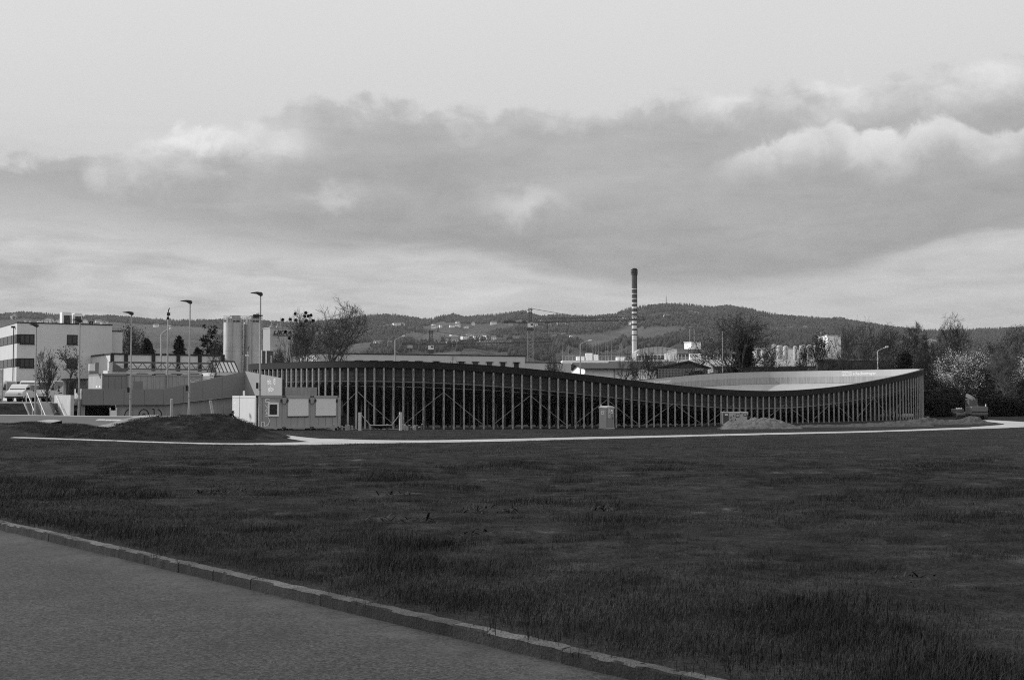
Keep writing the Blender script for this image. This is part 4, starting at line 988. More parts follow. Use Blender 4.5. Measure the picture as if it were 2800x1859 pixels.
# ---- white factory with roof railing and thin masts
e0 = Vector((gx(1538, 330), 330)); fw = thing('white_factory', 'bright white factory block with roof railing below the chimney', 'building', (e0.x, e0.y, ZS))
kf = 330 / FPX; hF = zz(985, 330) - ZS
M_bright = mat('bright_white', .86, .8, nz=.03, ns=.5)  # plain bright white of the industrial blocks, sheds and cottage
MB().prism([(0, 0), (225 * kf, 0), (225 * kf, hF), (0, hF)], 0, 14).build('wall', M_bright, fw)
mb = MB()
for z in (.5, 1.05): mb.bar((0, .1, hF + z), (225 * kf, .1, hF + z), .05, .05)
for q in range(0, 26): mb.bar((q * 9 * kf, .1, hF), (q * 9 * kf, .1, hF + 1.1), .05, .05)
mb.build('railing', M_wht, fw)
for a, b, z in ((40, 62, 1.0), (66, 84, 1.9), (88, 100, 1.5), (150, 175, .9)): MB().box(a * kf, b * kf, 3, 5, hF + .002, hF + z).build('roof_box', M_bright, fw)
RORD = 'first second third fourth fifth sixth seventh eighth ninth tenth eleventh twelfth thirteenth fourteenth fifteenth sixteenth seventeenth eighteenth nineteenth twentieth twenty-first'.split()
for q, (px, py) in enumerate(((1538, 940), (1555, 940), (1566, 938), (1588, 930), (1605, 930), (1620, 933), (1629, 935), (1637, 928), (1656, 930), (1662, 935), (1672, 928), (1690, 935), (1695, 928), (1699, 932), (1710, 930), (1714, 927), (1725, 938), (1756, 935), (1762, 938), (1802, 935), (1820, 937))):
    d = 345 + (q * 7) % 20; t = thing('lightning_rod', 'thin pale rod, %s from the left above the white factory roof' % RORD[q], 'rod', (gx(px, d), d, ZS), 0, 'thin rods on the factory roof')
    tz = zz(py, d) - ZS; MB().tube([(0, 0, 0), (0, 0, tz * .55), (0, 0, tz)], [.09, .07, .02], 5).build('rod', M_galv, t); MB().tube([(0, 0, tz * .5), (0, 0, tz * .53)], .14, 6).build('collar', M_galv, t)
# ---- pitched-roof sheds
def shed(name, lab, px0, px1, py_eave, py_ridge, d, depth, wall, roof, ang=0.0, over=.4):
    P0 = Vector((gx(px0, d), d)); D = Vector((cos(ang), sin(ang))); L = on_line(px1, P0, D); t = thing(name, lab, 'building', (P0.x, P0.y, ZS), ang)
    he = zz(py_eave, d) - ZS; hr = zz(py_ridge, d + depth / 2) - ZS
    MB().box(0, L, 0, depth, 0, he).build('wall', wall, t)
    MB().prism([(-over, he), (depth / 2, hr), (depth + over, he), (depth + over, he + .15), (depth / 2, hr + .18), (-over, he + .15)], -over, L + over, 'x').build('roof', roof, t)
    MB().prism([(0, he), (depth, he), (depth / 2, hr - .02)], .01, L - .01, 'x').build('gable', wall, t)
    return t, L, he, hr
M_roof = mat('dark_roof', .06, .9, nz=.2, ns=.6, fine=.2, fs=8); M_roofl = mat('pale_roof', .30, .9, nz=.1, ns=.5)
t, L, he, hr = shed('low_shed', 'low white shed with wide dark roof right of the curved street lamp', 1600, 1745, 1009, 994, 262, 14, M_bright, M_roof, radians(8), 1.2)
for q in (.55,): MB().tube([(L * q, -.1, 0), (L * q, -.1, he)], .12, 6).build('downpipe', M_galv, t)
t, L, he, hr = shed('dark_roof_hall', 'dark roofed hall behind the pollarded trees', 1690, 1860, 1004, 990, 300, 18, M_bright, M_roof, radians(5), .6)
# gable barn facing the camera
gq = Vector((gx(1795, 236), 236)); barn = thing('gable_barn', 'boarded barn gable with dark roof edge above the lattice fence', 'building', (gq.x, gq.y, ZS)); kb = 236 / FPX
he = zz(1008, 236) - ZS; hr = zz(990, 236) - ZS; Wb = 140 * kb
MB().prism([(0, 0), (Wb, 0), (Wb, he), (Wb * .62, hr), (0, he)], 0, 12).build('wall', mat('barn_boards', .17, .9, streak=.3), barn)
bd = MB()
for q in range(36): bd.box(Wb * q / 36, Wb * q / 36 + .03, -.02, -.002, he * .6, he + (hr - he) * min(q / 36 / .62, (1 - q / 36) / .38) - .05)
bd.build('batten', M_lampd, barn)
MB().prism([(-.6, he - .05), (Wb * .62, hr + .02), (Wb + .6, he - .05), (Wb + .6, he + .2), (Wb * .62, hr + .27), (-.6, he + .2)], -.5, 12.5).build('roof', M_roof, barn)
MB().box(Wb * .74, Wb * .92, -.8, -.6, he - .3, he + .1).build('sign_board', M_wht, barn)
ft = thing('lattice_fence', 'pale wooden lattice fence behind the velodrome rim', 'fence', (gx(1800, 232), 232, ZS)); kq = 232 / FPX
zf0, zf1 = zz(1030, 232) - ZS, zz(1008.5, 232) - ZS
for q in range(34): MB().box(q * 4 * kq, q * 4 * kq + .09, 0, .04, zf0 - 1, zf1).build('slat', M_wood, ft)
for z in np.linspace(zf0, zf1, 6): MB().box(0, 133 * kq, -.05, -.003, z - .06, z).build('rail', M_wood, ft)
# pale low roofs and dark fence further right
t, L, he, hr = shed('pale_roof_hall', 'low hall with pale roof behind the big bare tree', 1950, 2110, 1003, 986, 245, 12, M_roofl, M_roofl, radians(4))
t, L, he, hr = shed('pale_roof_hall', 'low hall with pale pitched roof ending at the evergreen bush', 2130, 2230, 1003, 985, 250, 12, M_roofl, M_roofl, radians(-6))
ft = thing('dark_board_fence', 'dark board fence behind the velodrome rim right of the big bare tree', 'fence', (gx(2028, 226), 226, ZS)); kq = 226 / FPX
M_dboard = mat('dark_boards', .035, .9, nz=.3, ns=2)
for q in range(44): MB().box(q * 4 * kq, q * 4 * kq + .23, 0, .05, 2.5, zz(1004.5, 226) - ZS + .05 * (q % 3)).build('board', M_dboard, ft)
for q in range(0, 45, 11): MB().box(q * 4 * kq - .1, q * 4 * kq + .1, .06, .25, 0, zz(1001.5, 226) - ZS).build('fence_post', M_dboard, ft)
MB().box(0, 176 * kq, .06, .14, 2.8, 3.0).build('rail', M_dboard, ft)
# ---- plant buildings further off
def block(name, lab, pxL, pxC, pxR, pyT, d, wallm, ang=RZ, depth=None, zb=ZS, edge=True, pyB=None):
    """flat-roofed block whose near corner is at column pxC"""
    P0 = Vector((gx(pxC, d), d)); ux = Vector((cos(ang), sin(ang))); uy = Vector((-sin(ang), cos(ang)))
    L = on_line(pxR, P0, ux); D = depth or max(2.0, on_line(pxL, P0, uy)); t = thing(name, lab, 'building', (P0.x, P0.y, zb), ang); H = zz(pyT, d) - zb
    MB().box(0, L, 0, D, 0, H).build('wall', wallm, t)
    if edge: MB().box(-.15, L + .15, -.15, D + .15, H + .002, H + .3).build('roof_edge', M_galv, t)
    return t, L, D, H
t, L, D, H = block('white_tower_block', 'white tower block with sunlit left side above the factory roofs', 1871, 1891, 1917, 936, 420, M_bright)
for q in (.25, .7): MB().tube([(L * q, 2, H), (L * q, 2, H + 4.5)], .08, 5).build('mast', M_galv, t)
MB().box(L * .05, L * .35, 1, 1.2, H + 5, H + 5.2).build('antenna', M_galv, t)
t, L, D, H = block('grey_long_hall', 'long grey flat hall with strip windows left of the big bare tree', 1852, 1852, 2010, 957, 400, mat('grey_hall', .3, .8), radians(3), 20)
MB().box(0, L, -.06, -.004, H - 2.2, H - 1.1).build('strip_window', M_lampd, t)
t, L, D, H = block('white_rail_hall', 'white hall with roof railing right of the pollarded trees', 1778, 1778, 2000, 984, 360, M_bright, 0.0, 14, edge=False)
mb = MB()
for q in range(0, 24): mb.bar((L * q / 23, .1, H), (L * q / 23, .1, H + 1.5), .12, .12)
mb.bar((0, .1, H + .9), (L, .1, H + .9), .1, .1); mb.bar((0, .1, H + 1.5), (L, .1, H + 1.5), .08, .08); mb.build('railing', M_wht, t)
for q in (.2, .5, .58): MB().box(L * q, L * q + 1.4, 2, 4, H + .002, H + 1.8).build('roof_box', M_bright, t)
# arched pale hall
p = at(1800, 965, 520); t = thing('arched_hall', 'pale arched roof hall right of the chimney', 'building', (p.x, p.y, ZS)); ka = 520 / FPX
arcp = [(-60 * ka, 0), (-60 * ka, zz(962, 520) - ZS)] + [(q * ka, zz(962 - 14 * max(0, 1 - (q / 75) ** 2), 520) - ZS) for q in range(-50, 61, 10)] + [(75 * ka, zz(960, 520) - ZS), (75 * ka, 0)]
MB().prism(arcp, 0, 20).build('shell', mat('pale_shell', .42, .8, streak=.3), t)
for q in range(-50, 70, 12): MB().box(q * ka, q * ka + .3, -.15, -.004, 2, zz(963 - 14 * max(0, 1 - (q / 75) ** 2), 520) - ZS).build('rib', M_conc, t)
MB().box(-58 * ka, 70 * ka, -3, -.2, zz(972, 520) - ZS, zz(969, 520) - ZS).build('canopy', M_bright, t)
# white tank farm
tank_px = [(2062, 2078, 952), (2080, 2096, 952), (2111, 2122, 941), (2124, 2140, 944), (2142, 2156, 946), (2170, 2180, 946), (2186, 2204, 943), (2206, 2222, 943), (2224, 2240, 944)]
for q, (a, b, y_) in enumerate(tank_px):
    d = 385 + (q % 3) * 4; r = (b - a) / 2 * d / FPX; t = thing('storage_tank', 'white upright storage tank, number %s from the left in the row behind the bare trees' % ('first second third fourth fifth sixth seventh eighth ninth'.split()[q]), 'tank', (gx((a + b) / 2, d), d, ZS), 0, 'white storage tanks')
    H = zz(y_, d) - ZS; MB().tube([(0, 0, 0), (0, 0, H - r * .3), (0, 0, H)], [r, r, r * .6], 20).build('shell', mat('tank_white', .6, .6, streak=.4), t)
    MB().tube([(r * .3, -r - .05, 0), (r * .3, -r - .05, H)], .12, 5).build('pipe', M_galv, t); MB().tube([(0, 0, H * .6), (0, 0, H * .6 + .2)], r + .06, 20).build('hoop', M_galv, t)
MB_ = MB(); pr = at(2100, 985, 392)
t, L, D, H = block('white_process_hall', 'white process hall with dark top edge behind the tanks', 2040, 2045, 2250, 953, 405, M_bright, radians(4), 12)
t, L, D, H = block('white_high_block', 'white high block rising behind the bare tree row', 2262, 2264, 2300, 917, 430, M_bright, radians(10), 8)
MB().box(-4, -.02, 1, 5, 0, H - 4.5).build('side_tower', M_bright, t); MB().tube([(-1, 3, H - 4), (-1, 3, H + 1.2)], .2, 6).build('stack', M_galv, t)
t, L, D, H = block('dark_flat_hall', 'dark flat hall below the white high block', 2230, 2235, 2420, 985, 300, M_roof, radians(2), 10)
# small white house at the right
t, L, he, hr = shed('white_cottage', 'small white house with low roof half hidden by the blossoming tree', 2532, 2604, 1034, 1017, 265, 7, M_bright, M_roofl, radians(6), .5)
MB().box(L * .3, L * .45, -.06, -.004, he - 1.6, he - .2).build('window', M_glass, t); MB().box(-1.4, -.02, .5, 5, 0, he - .3).build('lean_to', M_bright, t); MB().box(-1.7, .2, -.4, 5.2, he - .28, he - .1).build('lean_to_roof', M_lampd, t)
# ---- chimney with stripes
dC = 800; ch = thing('factory_chimney', 'tall striped factory chimney, white below and dark towards the top', 'chimney', (gx(1735.5, dC), dC, ZS)); kc = dC / FPX
rC = 7.3 * kc; zc = lambda py: zz(py, dC) - ZS
M_cw = mat('chimney_white', .72, .8, streak=.1); M_cd = mat('chimney_dark', .085, .8, nz=.1, ns=.2)
lv = [(1010, 932, 'w'), (932, 930, 'd'), (930, 917, 'w'), (917, 914, 'd'), (914, 904, 'w'), (904, 899, 'd'), (899, 890, 'w'), (890, 885, 'd'), (885, 877.5, 'w'), (877.5, 871, 'd'), (871, 864, 'w'), (864, 857.5, 'd'), (857.5, 852, 'w'), (852, 844, 'd'), (844, 838, 'w'), (838, 831, 'd'), (831, 827, 'w'), (827, 818, 'd'), (818, 815.5, 'w'), (815.5, 804, 'd'), (804, 802, 'w'), (802, 791, 'd'), (791, 789, 'w'), (789, 746, 'd')]
for a, b, c_ in lv: MB().tube([(0, 0, zc(a) if a < 1009 else 0), (0, 0, zc(b))], [rC, rC], 24, cap=False).build('band', M_cw if c_ == 'w' else M_cd, ch)
for q in range(3): MB().tube([(rC * .5 * cos(q * 2.1), rC * .5 * sin(q * 2.1), zc(748)), (rC * .5 * cos(q * 2.1), rC * .5 * sin(q * 2.1), zc(733))], rC * .46, 12).build('flue', M_black, ch)
mb = MB()
for py in (750, 746, 742, 737): mb.tube([(rC * 1.25 * cos(a), rC * 1.25 * sin(a), zc(py)) for a in np.linspace(0, 2 * pi, 17)], .12, 4)
for a in np.linspace(0, 2 * pi, 9)[:-1]: mb.tube([(rC * 1.25 * cos(a), rC * 1.25 * sin(a), zc(751)), (rC * 1.25 * cos(a), rC * 1.25 * sin(a), zc(736))], .12, 4)
mb.build('gallery', M_lampd, ch); MB().tube([(rC * .9, -rC * .6, 0), (rC * .9, -rC * .6, zc(750))], .18, 5).build('ladder', M_lampd, ch)
# ---- tower cranes
M_cr = mat('crane_steel', .09, .7); M_crp = mat('pale_crane_steel', .3, .7)
def lattice(mb, A, Bp, w_, h_, n, th, tri=False):
    """lattice beam from A to B with chords and diagonals"""
    A, Bp = Vector(A), Vector(Bp); d = (Bp - A).normalized(); up = Vector((0, 0, 1)) if abs(d.z) < .9 else Vector((0, 1, 0)); s_ = d.cross(up).normalized(); u_ = s_.cross(d)
    off = [(-w_ / 2, 0), (w_ / 2, 0), (0, h_)] if tri else [(-w_ / 2, -h_ / 2), (w_ / 2, -h_ / 2), (w_ / 2, h_ / 2), (-w_ / 2, h_ / 2)]
    Q = lambda k, f: A.lerp(Bp, f) + s_ * off[k][0] + u_ * off[k][1]
    for k in range(len(off)): mb.bar(Q(k, 0), Q(k, 1), th, th)
    for q in range(n):
        for k in range(len(off)):
            k2 = (k + 1) % len(off); mb.bar(Q(k if q % 2 else k2, q / n), Q(k2 if q % 2 else k, (q + 1) / n), th * .7, th * .7)
def crane(px, d, py_top, py_jib, py_cab, pxL, pxR, lab, tower_w, trolley, gal=False):
    k = d / FPX; t = thing('tower_crane', lab, 'crane', (gx(px, d), d, ZS)); Z = lambda py: zz(py, d) - ZS
    mb = MB(); lattice(mb, (0, 0, 0), (0, 0, Z(py_cab + 12)), tower_w, tower_w, 22, .3); mb.build('mast', M_crp, t)
    mb = MB(); lattice(mb, (0, 0, Z(py_jib)), (0, 0, Z(py_top)), 1.0, 1.0, 6, .2); mb.box(-.9, .9, -.9, .9, Z(py_top + 5), Z(py_top + 4.4)); mb.build('cat_head', M_cr, t)
    MB().box(-1.2, 1.2, -1.1, 1.1, Z(py_cab + 15), Z(py_cab + 9)).build('slewing_ring', M_cr, t)
    jl, jr = (pxL - px) * k, (pxR - px) * k
    mb = MB(); lattice(mb, (1, 0, Z(py_jib + 1)), (jr, 0, Z(py_jib - 5 * (0 if gal else 1))), 1.3, 1.3, 46, .15, True); mb.bar((1, 0, Z(py_jib + 1)), (jr, 0, Z(py_jib - 5)), .3, .3); mb.build('jib', M_cr, t)
    mb = MB(); mb.bar((jl, -.6, Z(py_jib + 2)), (0, -.6, Z(py_jib + 2)), .2, .4); mb.bar((jl, .6, Z(py_jib + 2)), (0, .6, Z(py_jib + 2)), .2, .4); mb.box(jl, jl * .55, -.6, .6, Z(py_jib), Z(py_jib - 3.5)); mb.box(jl * .3, jl * .16, -.7, .7, Z(py_jib + 1), Z(py_jib - 4)); mb.build('counter_jib', M_cr, t)
    cw = MB()
    for q in range(6): x0 = jl * .82 + q * (abs(jl) * .18 / 6); cw.box(x0, x0 + abs(jl) * .18 / 6 - .05, -.7, .7, Z(py_jib + 12), Z(py_jib + 3))
    cw.build('counterweight', M_conc_l, t)
    cb = MB().box(-.9, 1.1, -1.5, -.1, Z(py_cab + 6), Z(py_cab - 5)).build('cab', M_wht, t); MB().box(.1, 1.0, -1.55, -1.503, Z(py_cab + 1), Z(py_cab - 3.5)).build('cab_window', M_glass, cb)
    MB().bar((0, 0, Z(py_top + 1)), (jr * .55, 0, Z(py_jib - 7)), .14, .14).bar((0, 0, Z(py_top + 1)), (jl * .9, 0, Z(py_jib)), .1, .1).build('tie_bar', M_cr, t)
    tx_ = (trolley - px) * k
    MB().box(tx_ - .8, tx_ + .8, -.6, .6, Z(py_jib + 4), Z(py_jib + 1.5)).bar((tx_, 0, Z(py_jib + 3)), (tx_, 0, Z(py_jib + 48)), .12, .12).box(tx_ - .4, tx_ + .4, -.3, .3, Z(py_jib + 17), Z(py_jib + 11)).build('hook_block', M_cr, t)
crane(1450, 450, 842, 880, 889, 1377, 1765, 'larger tower crane with white cab and pale lattice mast left of the chimney', 1.9, 1497, False)
crane(1178, 470, 903, 940, 950, 1100, 1508, 'smaller dark tower crane with white cab behind the long white building', 1.2, 1497, False)
# ---- mast and pylon on the hills
p = at(1822, 838, HR - 20); t = thing('radio_mast', 'thin radio mast on the highest hilltop', 'mast', (p.x, p.y, p.z - 12)); hm = 24 * HR / FPX + 12
mb = MB(); lattice(mb, (0, 0, 0), (0, 0, hm), 1.8, 1.8, 10, .4); mb.build('lattice', M_cr, t); MB().tube([(0, 0, hm), (0, 0, hm + 6)], .5, 5).build('antenna', M_cr, t); MB().box(-2, 2, -2, 2, hm * .55, hm * .6).build('platform', M_cr, t)
dP = 1300; p = at(2544, 952, dP); t = thing('power_pylon', 'pale lattice power pylon with wide crossarm on the wooded slope', 'pylon', (p.x, p.y, p.z - 10)); kp = dP / FPX; hp = 25 * kp + 10
mb = MB()
for sx_ in (-1, 1): lattice(mb, (sx_ * 2.8 * kp, 0, 0), (sx_ * 1.6 * kp, 0, hp), .9, .9, 10, .3)
mb.build('legs', M_wht, t); mb = MB(); lattice(mb, (-21 * kp, 0, hp - 4.5 * kp), (0, 0, hp - 3 * kp), .8, .8, 8, .25); lattice(mb, (0, 0, hp - 3 * kp), (21 * kp, 0, hp - 4.5 * kp), .8, .8, 8, .25); mb.build('crossarm', M_wht, t)
# ---- houses on the hillside
M_hw = mat('house_white', .8, .9); M_hr = mat('house_roof', .12, .9)
hv = []
ORD = 'first second third fourth fifth sixth seventh eighth ninth tenth eleventh twelfth thirteenth fourteenth fifteenth'.split()
for q, (w_, l_, h_, r_) in enumerate(((10, 9, 6, 4), (14, 9, 6, 3), (22, 11, 6, 3), (9, 8, 8, 4))):
    a = MB().box(-w_ / 2, w_ / 2, -l_ / 2, l_ / 2, -6, h_).mesh('wall', M_hw); b = MB().prism([(-l_ / 2 - .6, h_), (l_ / 2 + .6, h_), (0, h_ + r_)], -w_ / 2 - .5, w_ / 2 + .5, 'x').mesh('roof', M_hr)
    wn = MB(); [wn.box(x_ - .7, x_ + .7, -l_ / 2 - .05, -l_ / 2 - .003, z_, z_ + 1.6) for x_ in np.linspace(-w_ / 2 + 2, w_ / 2 - 2, max(2, int(w_ / 4))) for z_ in (.8, 3.6)]; hv.append((a, b, wn.mesh('windows', M_glass)))
clusters = [('on the ridge above the office building', 30, 10, 866, 872, 70), ('in the village above the office building', 200, 90, 878, 892, 110), ('in the row below the wooded ridge', 1290, 60, 886, 895, 60), ('in the hamlet under the wooded knoll', 1225, 50, 893, 899, 40), ('in the village beside the lower crane jib', 1270, 90, 921, 934, 90), ('below the lower crane jib', 1190, 60, 934, 946, 60), ('on the slope below the upper crane jib', 1530, 70, 884, 894, 60), ('on the slope left of the chimney', 1690, 50, 874, 890, 60), ('near the hilltop right of the chimney', 1870, 45, 858, 872, 50), ('in the farm row on the far field', 1080, 20, 889, 892, 30), ('beside the crane hook', 1540, 45, 925, 930, 30), ('on the wooded right slope', 2170, 55, 902, 906, 30), ('in the farm row above the low hall', 425, 25, 892, 895, 25), ('behind the big bare tree', 1045, 25, 945, 949, 20)]
counts = [5, 14, 5, 4, 15, 8, 9, 9, 6, 3, 4, 5, 3, 3]
rnd = random.Random(5)
for (where, pc, dx, ya, yb, _), n in zip(clusters, counts):
    spots = sorted((pc + rnd.uniform(-dx, dx), rnd.uniform(ya, yb)) for _ in range(n))
    for q, (px, py) in enumerate(spots):
        # distance where the pixel's ray meets the hillside
        rr = np.linspace(HB0 + 50, HR, 500); zr = EYE + (HOR - py) / FPX * rr; hz_ = hill_z(np.full_like(rr, px), rr); hit = np.where(hz_ >= zr)[0]
        r_ = rr[hit[0]] if len(hit) else HR - 60
        a, b, wn = rnd.choice(hv); kind = {0: 'narrow', 1: 'small', 2: 'long', 3: 'tall'}[hv.index((a, b, wn))]
        x_ = (px - 1400) / FPX * r_
        t = thing('hillside_house', '%s pale house, %s from left, %s' % (kind, ORD[q], where), 'house', (x_, r_, float(hill_z(np.array([px]), np.array([r_]))[0])), rnd.uniform(-.7, .7), 'houses ' + where)
        link('wall', a, t); link('roof', b, t); link('windows', wn, t)['kind'] = 'stuff'
        sc = rnd.uniform(.8, 1.2); t.scale = (sc, sc, sc)
# ---------------------------------------------------------------- trees and shrubs
class Tree:
    def __init__(s, seed): s.r = random.Random(seed); s.seg = []; s.tips = []
    def rv(s): return Vector((s.r.gauss(0, 1), s.r.gauss(0, 1), s.r.gauss(0, 1))).normalized()
    def branch(s, p, d, L, r, lev, cfg):
        n = (5, 5, 4, 2, 2)[lev]; q = p.copy(); d = d.normalized(); pts = [q.copy()]; rr = [r]; up = cfg['up'] * (.15, 1.4, .6, .2, .1)[lev]; wob = cfg['wob'] * (.6, 1, 1.2, 1.5, 1.5)[lev]
        for i in range(n):
            d = (d + s.rv() * wob + Vector((0, 0, up))).normalized()
            q2 = q + d * L / n; r2 = max(cfg['rmin'], r * (1 - .6 * (i + 1) / n)); s.seg.append((q.copy(), q2.copy(), rr[-1], r2)); q = q2; pts.append(q.copy()); rr.append(r2)
        if lev >= cfg['lev'] - 1 and lev >= 2:
            for j in range(cfg.get('tw', 3)):
                t = s.r.uniform(.1, 1) * n; i = min(int(t), n - 1); b = pts[i].lerp(pts[i + 1], t - i); dd = (d + s.rv() * .75).normalized()
                s.seg.append((b, b + dd * L * s.r.uniform(.3, .7), cfg['rmin'] * .8, cfg['rmin'] * .35))
        if lev >= cfg['lev']: s.tips.append((q, d)); return
        k = cfg['n'][lev]
        for j in range(k):
            t = s.r.uniform(cfg['t0'][lev], 1.0) if j < k - 1 else 1.0; f = t * n; i = min(int(f), n - 1); b = pts[i].lerp(pts[i + 1], f - i)
            dd = (pts[i + 1] - pts[i]).normalized(); side = s.rv(); side = (side - dd * side.dot(dd)).normalized()
            ang = radians(s.r.uniform(*cfg['ang'][lev])) * (1.0 if j < k - 1 else .35)
            s.branch(b, dd * cos(ang) + side * sin(ang), L * s.r.uniform(*cfg['len'][lev]) * (1 - .35 * t * (lev == 0)), max(cfg['rmin'], rr[i] * (s.r.uniform(.5, .7) if lev == 0 else s.r.uniform(.4, .6))), lev + 1, cfg)
    def mesh(s):
        A = np.array([x[0] for x in s.seg]); Bq = np.array([x[1] for x in s.seg]); R0 = np.array([x[2] for x in s.seg]); R1 = np.array([x[3] for x in s.seg])
        d = Bq - A; d /= np.linalg.norm(d, axis=1, keepdims=True) + 1e-9; ref = np.where(np.abs(d[:, 2:]) > .9, [[1., 0, 0]], [[0, 0, 1.]]); x = np.cross(d, ref); x /= np.linalg.norm(x, axis=1, keepdims=True); y = np.cross(d, x)
        n = len(A); V = np.zeros((n, 6, 3))
        for k in range(3):
            a = 2 * pi * k / 3; o = x * cos(a) + y * sin(a); V[:, k] = A + o * R0[:, None]; V[:, 3 + k] = Bq + o * R1[:, None]
        f = np.array([(0, 1, 4, 3), (1, 2, 5, 4), (2, 0, 3, 5)]); F = (f[None] + (np.arange(n) * 6)[:, None, None]).reshape(-1, 4)
        return V.reshape(-1, 3), F
def leaf_cards(P, size, seed, flat=0.0):
    """small triangles scattered round given points"""
    rs = np.random.RandomState(seed); n = len(P); P = np.asarray(P); a = rs.normal(size=(n, 3)); a[:, 2] *= (1 - flat); a /= np.linalg.norm(a, axis=1, keepdims=True)
    b = np.cross(a, rs.normal(size=(n, 3))); b /= np.linalg.norm(b, axis=1, keepdims=True); sz = size * rs.uniform(.6, 1.4, (n, 1))
    V = np.stack([P - a * sz * .5 - b * sz * .3, P + a * sz * .5, P - a * sz * .3 + b * sz * .5], 1)
    return V.reshape(-1, 3), np.arange(n * 3).reshape(-1, 3)
CFG = {
 'spread': dict(lev=4, n=[8, 6, 5, 4], t0=[.45, .3, .25, .2], ang=[(30, 75), (30, 65), (30, 65), (30, 70)], len=[(.9, 1.25), (.45, .7), (.45, .7), (.5, .8)], wob=.15, up=.06, rmin=.026),
 'vase': dict(lev=4, n=[9, 6, 5, 4], t0=[.15, .25, .25, .2], ang=[(25, 68), (22, 50), (25, 55), (25, 60)], len=[(1.4, 2.1), (.4, .62), (.42, .65), (.5, .8)], wob=.12, up=.12, rmin=.025),
 'upright': dict(lev=4, n=[17, 5, 5, 4], t0=[.2, .25, .25, .2], ang=[(25, 58), (25, 50), (25, 55), (25, 60)], len=[(.42, .68), (.42, .62), (.45, .7), (.5, .8)], wob=.10, up=.11, rmin=.025),
 'shrub': dict(lev=3, n=[14, 6, 4], t0=[.02, .15, .2], ang=[(8, 50), (15, 40), (18, 50)], len=[(2.4, 4.2), (.35, .55), (.45, .7)], wob=.10, up=.10, rmin=.022, tw=3),
 'pollard': dict(lev=3, n=[6, 8, 5], t0=[.6, .3, .3], ang=[(40, 80), (20, 70), (20, 55)], len=[(.8, 1.2), (.6, .9), (.5, .8)], wob=.28, up=.10, rmin=.028, tw=4),
 'thin': dict(lev=3, n=[12, 6, 4], t0=[.35, .25, .2], ang=[(30, 65), (25, 55), (25, 55)], len=[(.3, .5), (.45, .7), (.5, .75)], wob=.12, up=.06, rmin=.022, tw=4),
}
M_leafd = mat('dark_evergreen', .022, 1, nz=.4, ns=2, spec=0); M_bud = mat('spring_buds', .05, 1, nz=.4, ns=2, spec=0); M_bloss = mat('white_blossom', .62, .9, nz=.3, ns=1.5, spec=0); M_scrub = mat('scrub_twigs', .03, 1, nz=.4, ns=1, spec=0)
def fit(V, base, H, W, tips=None):
    """scale the grown tree to height H and crown width W"""
    lo, hi = np.percentile(V, 4, axis=0), np.percentile(V, 96.5, axis=0); kz = H / (hi[2]); kx = W / max(1e-3, (hi[0] - lo[0]))
    S = np.array([kx, kx, kz]); return S
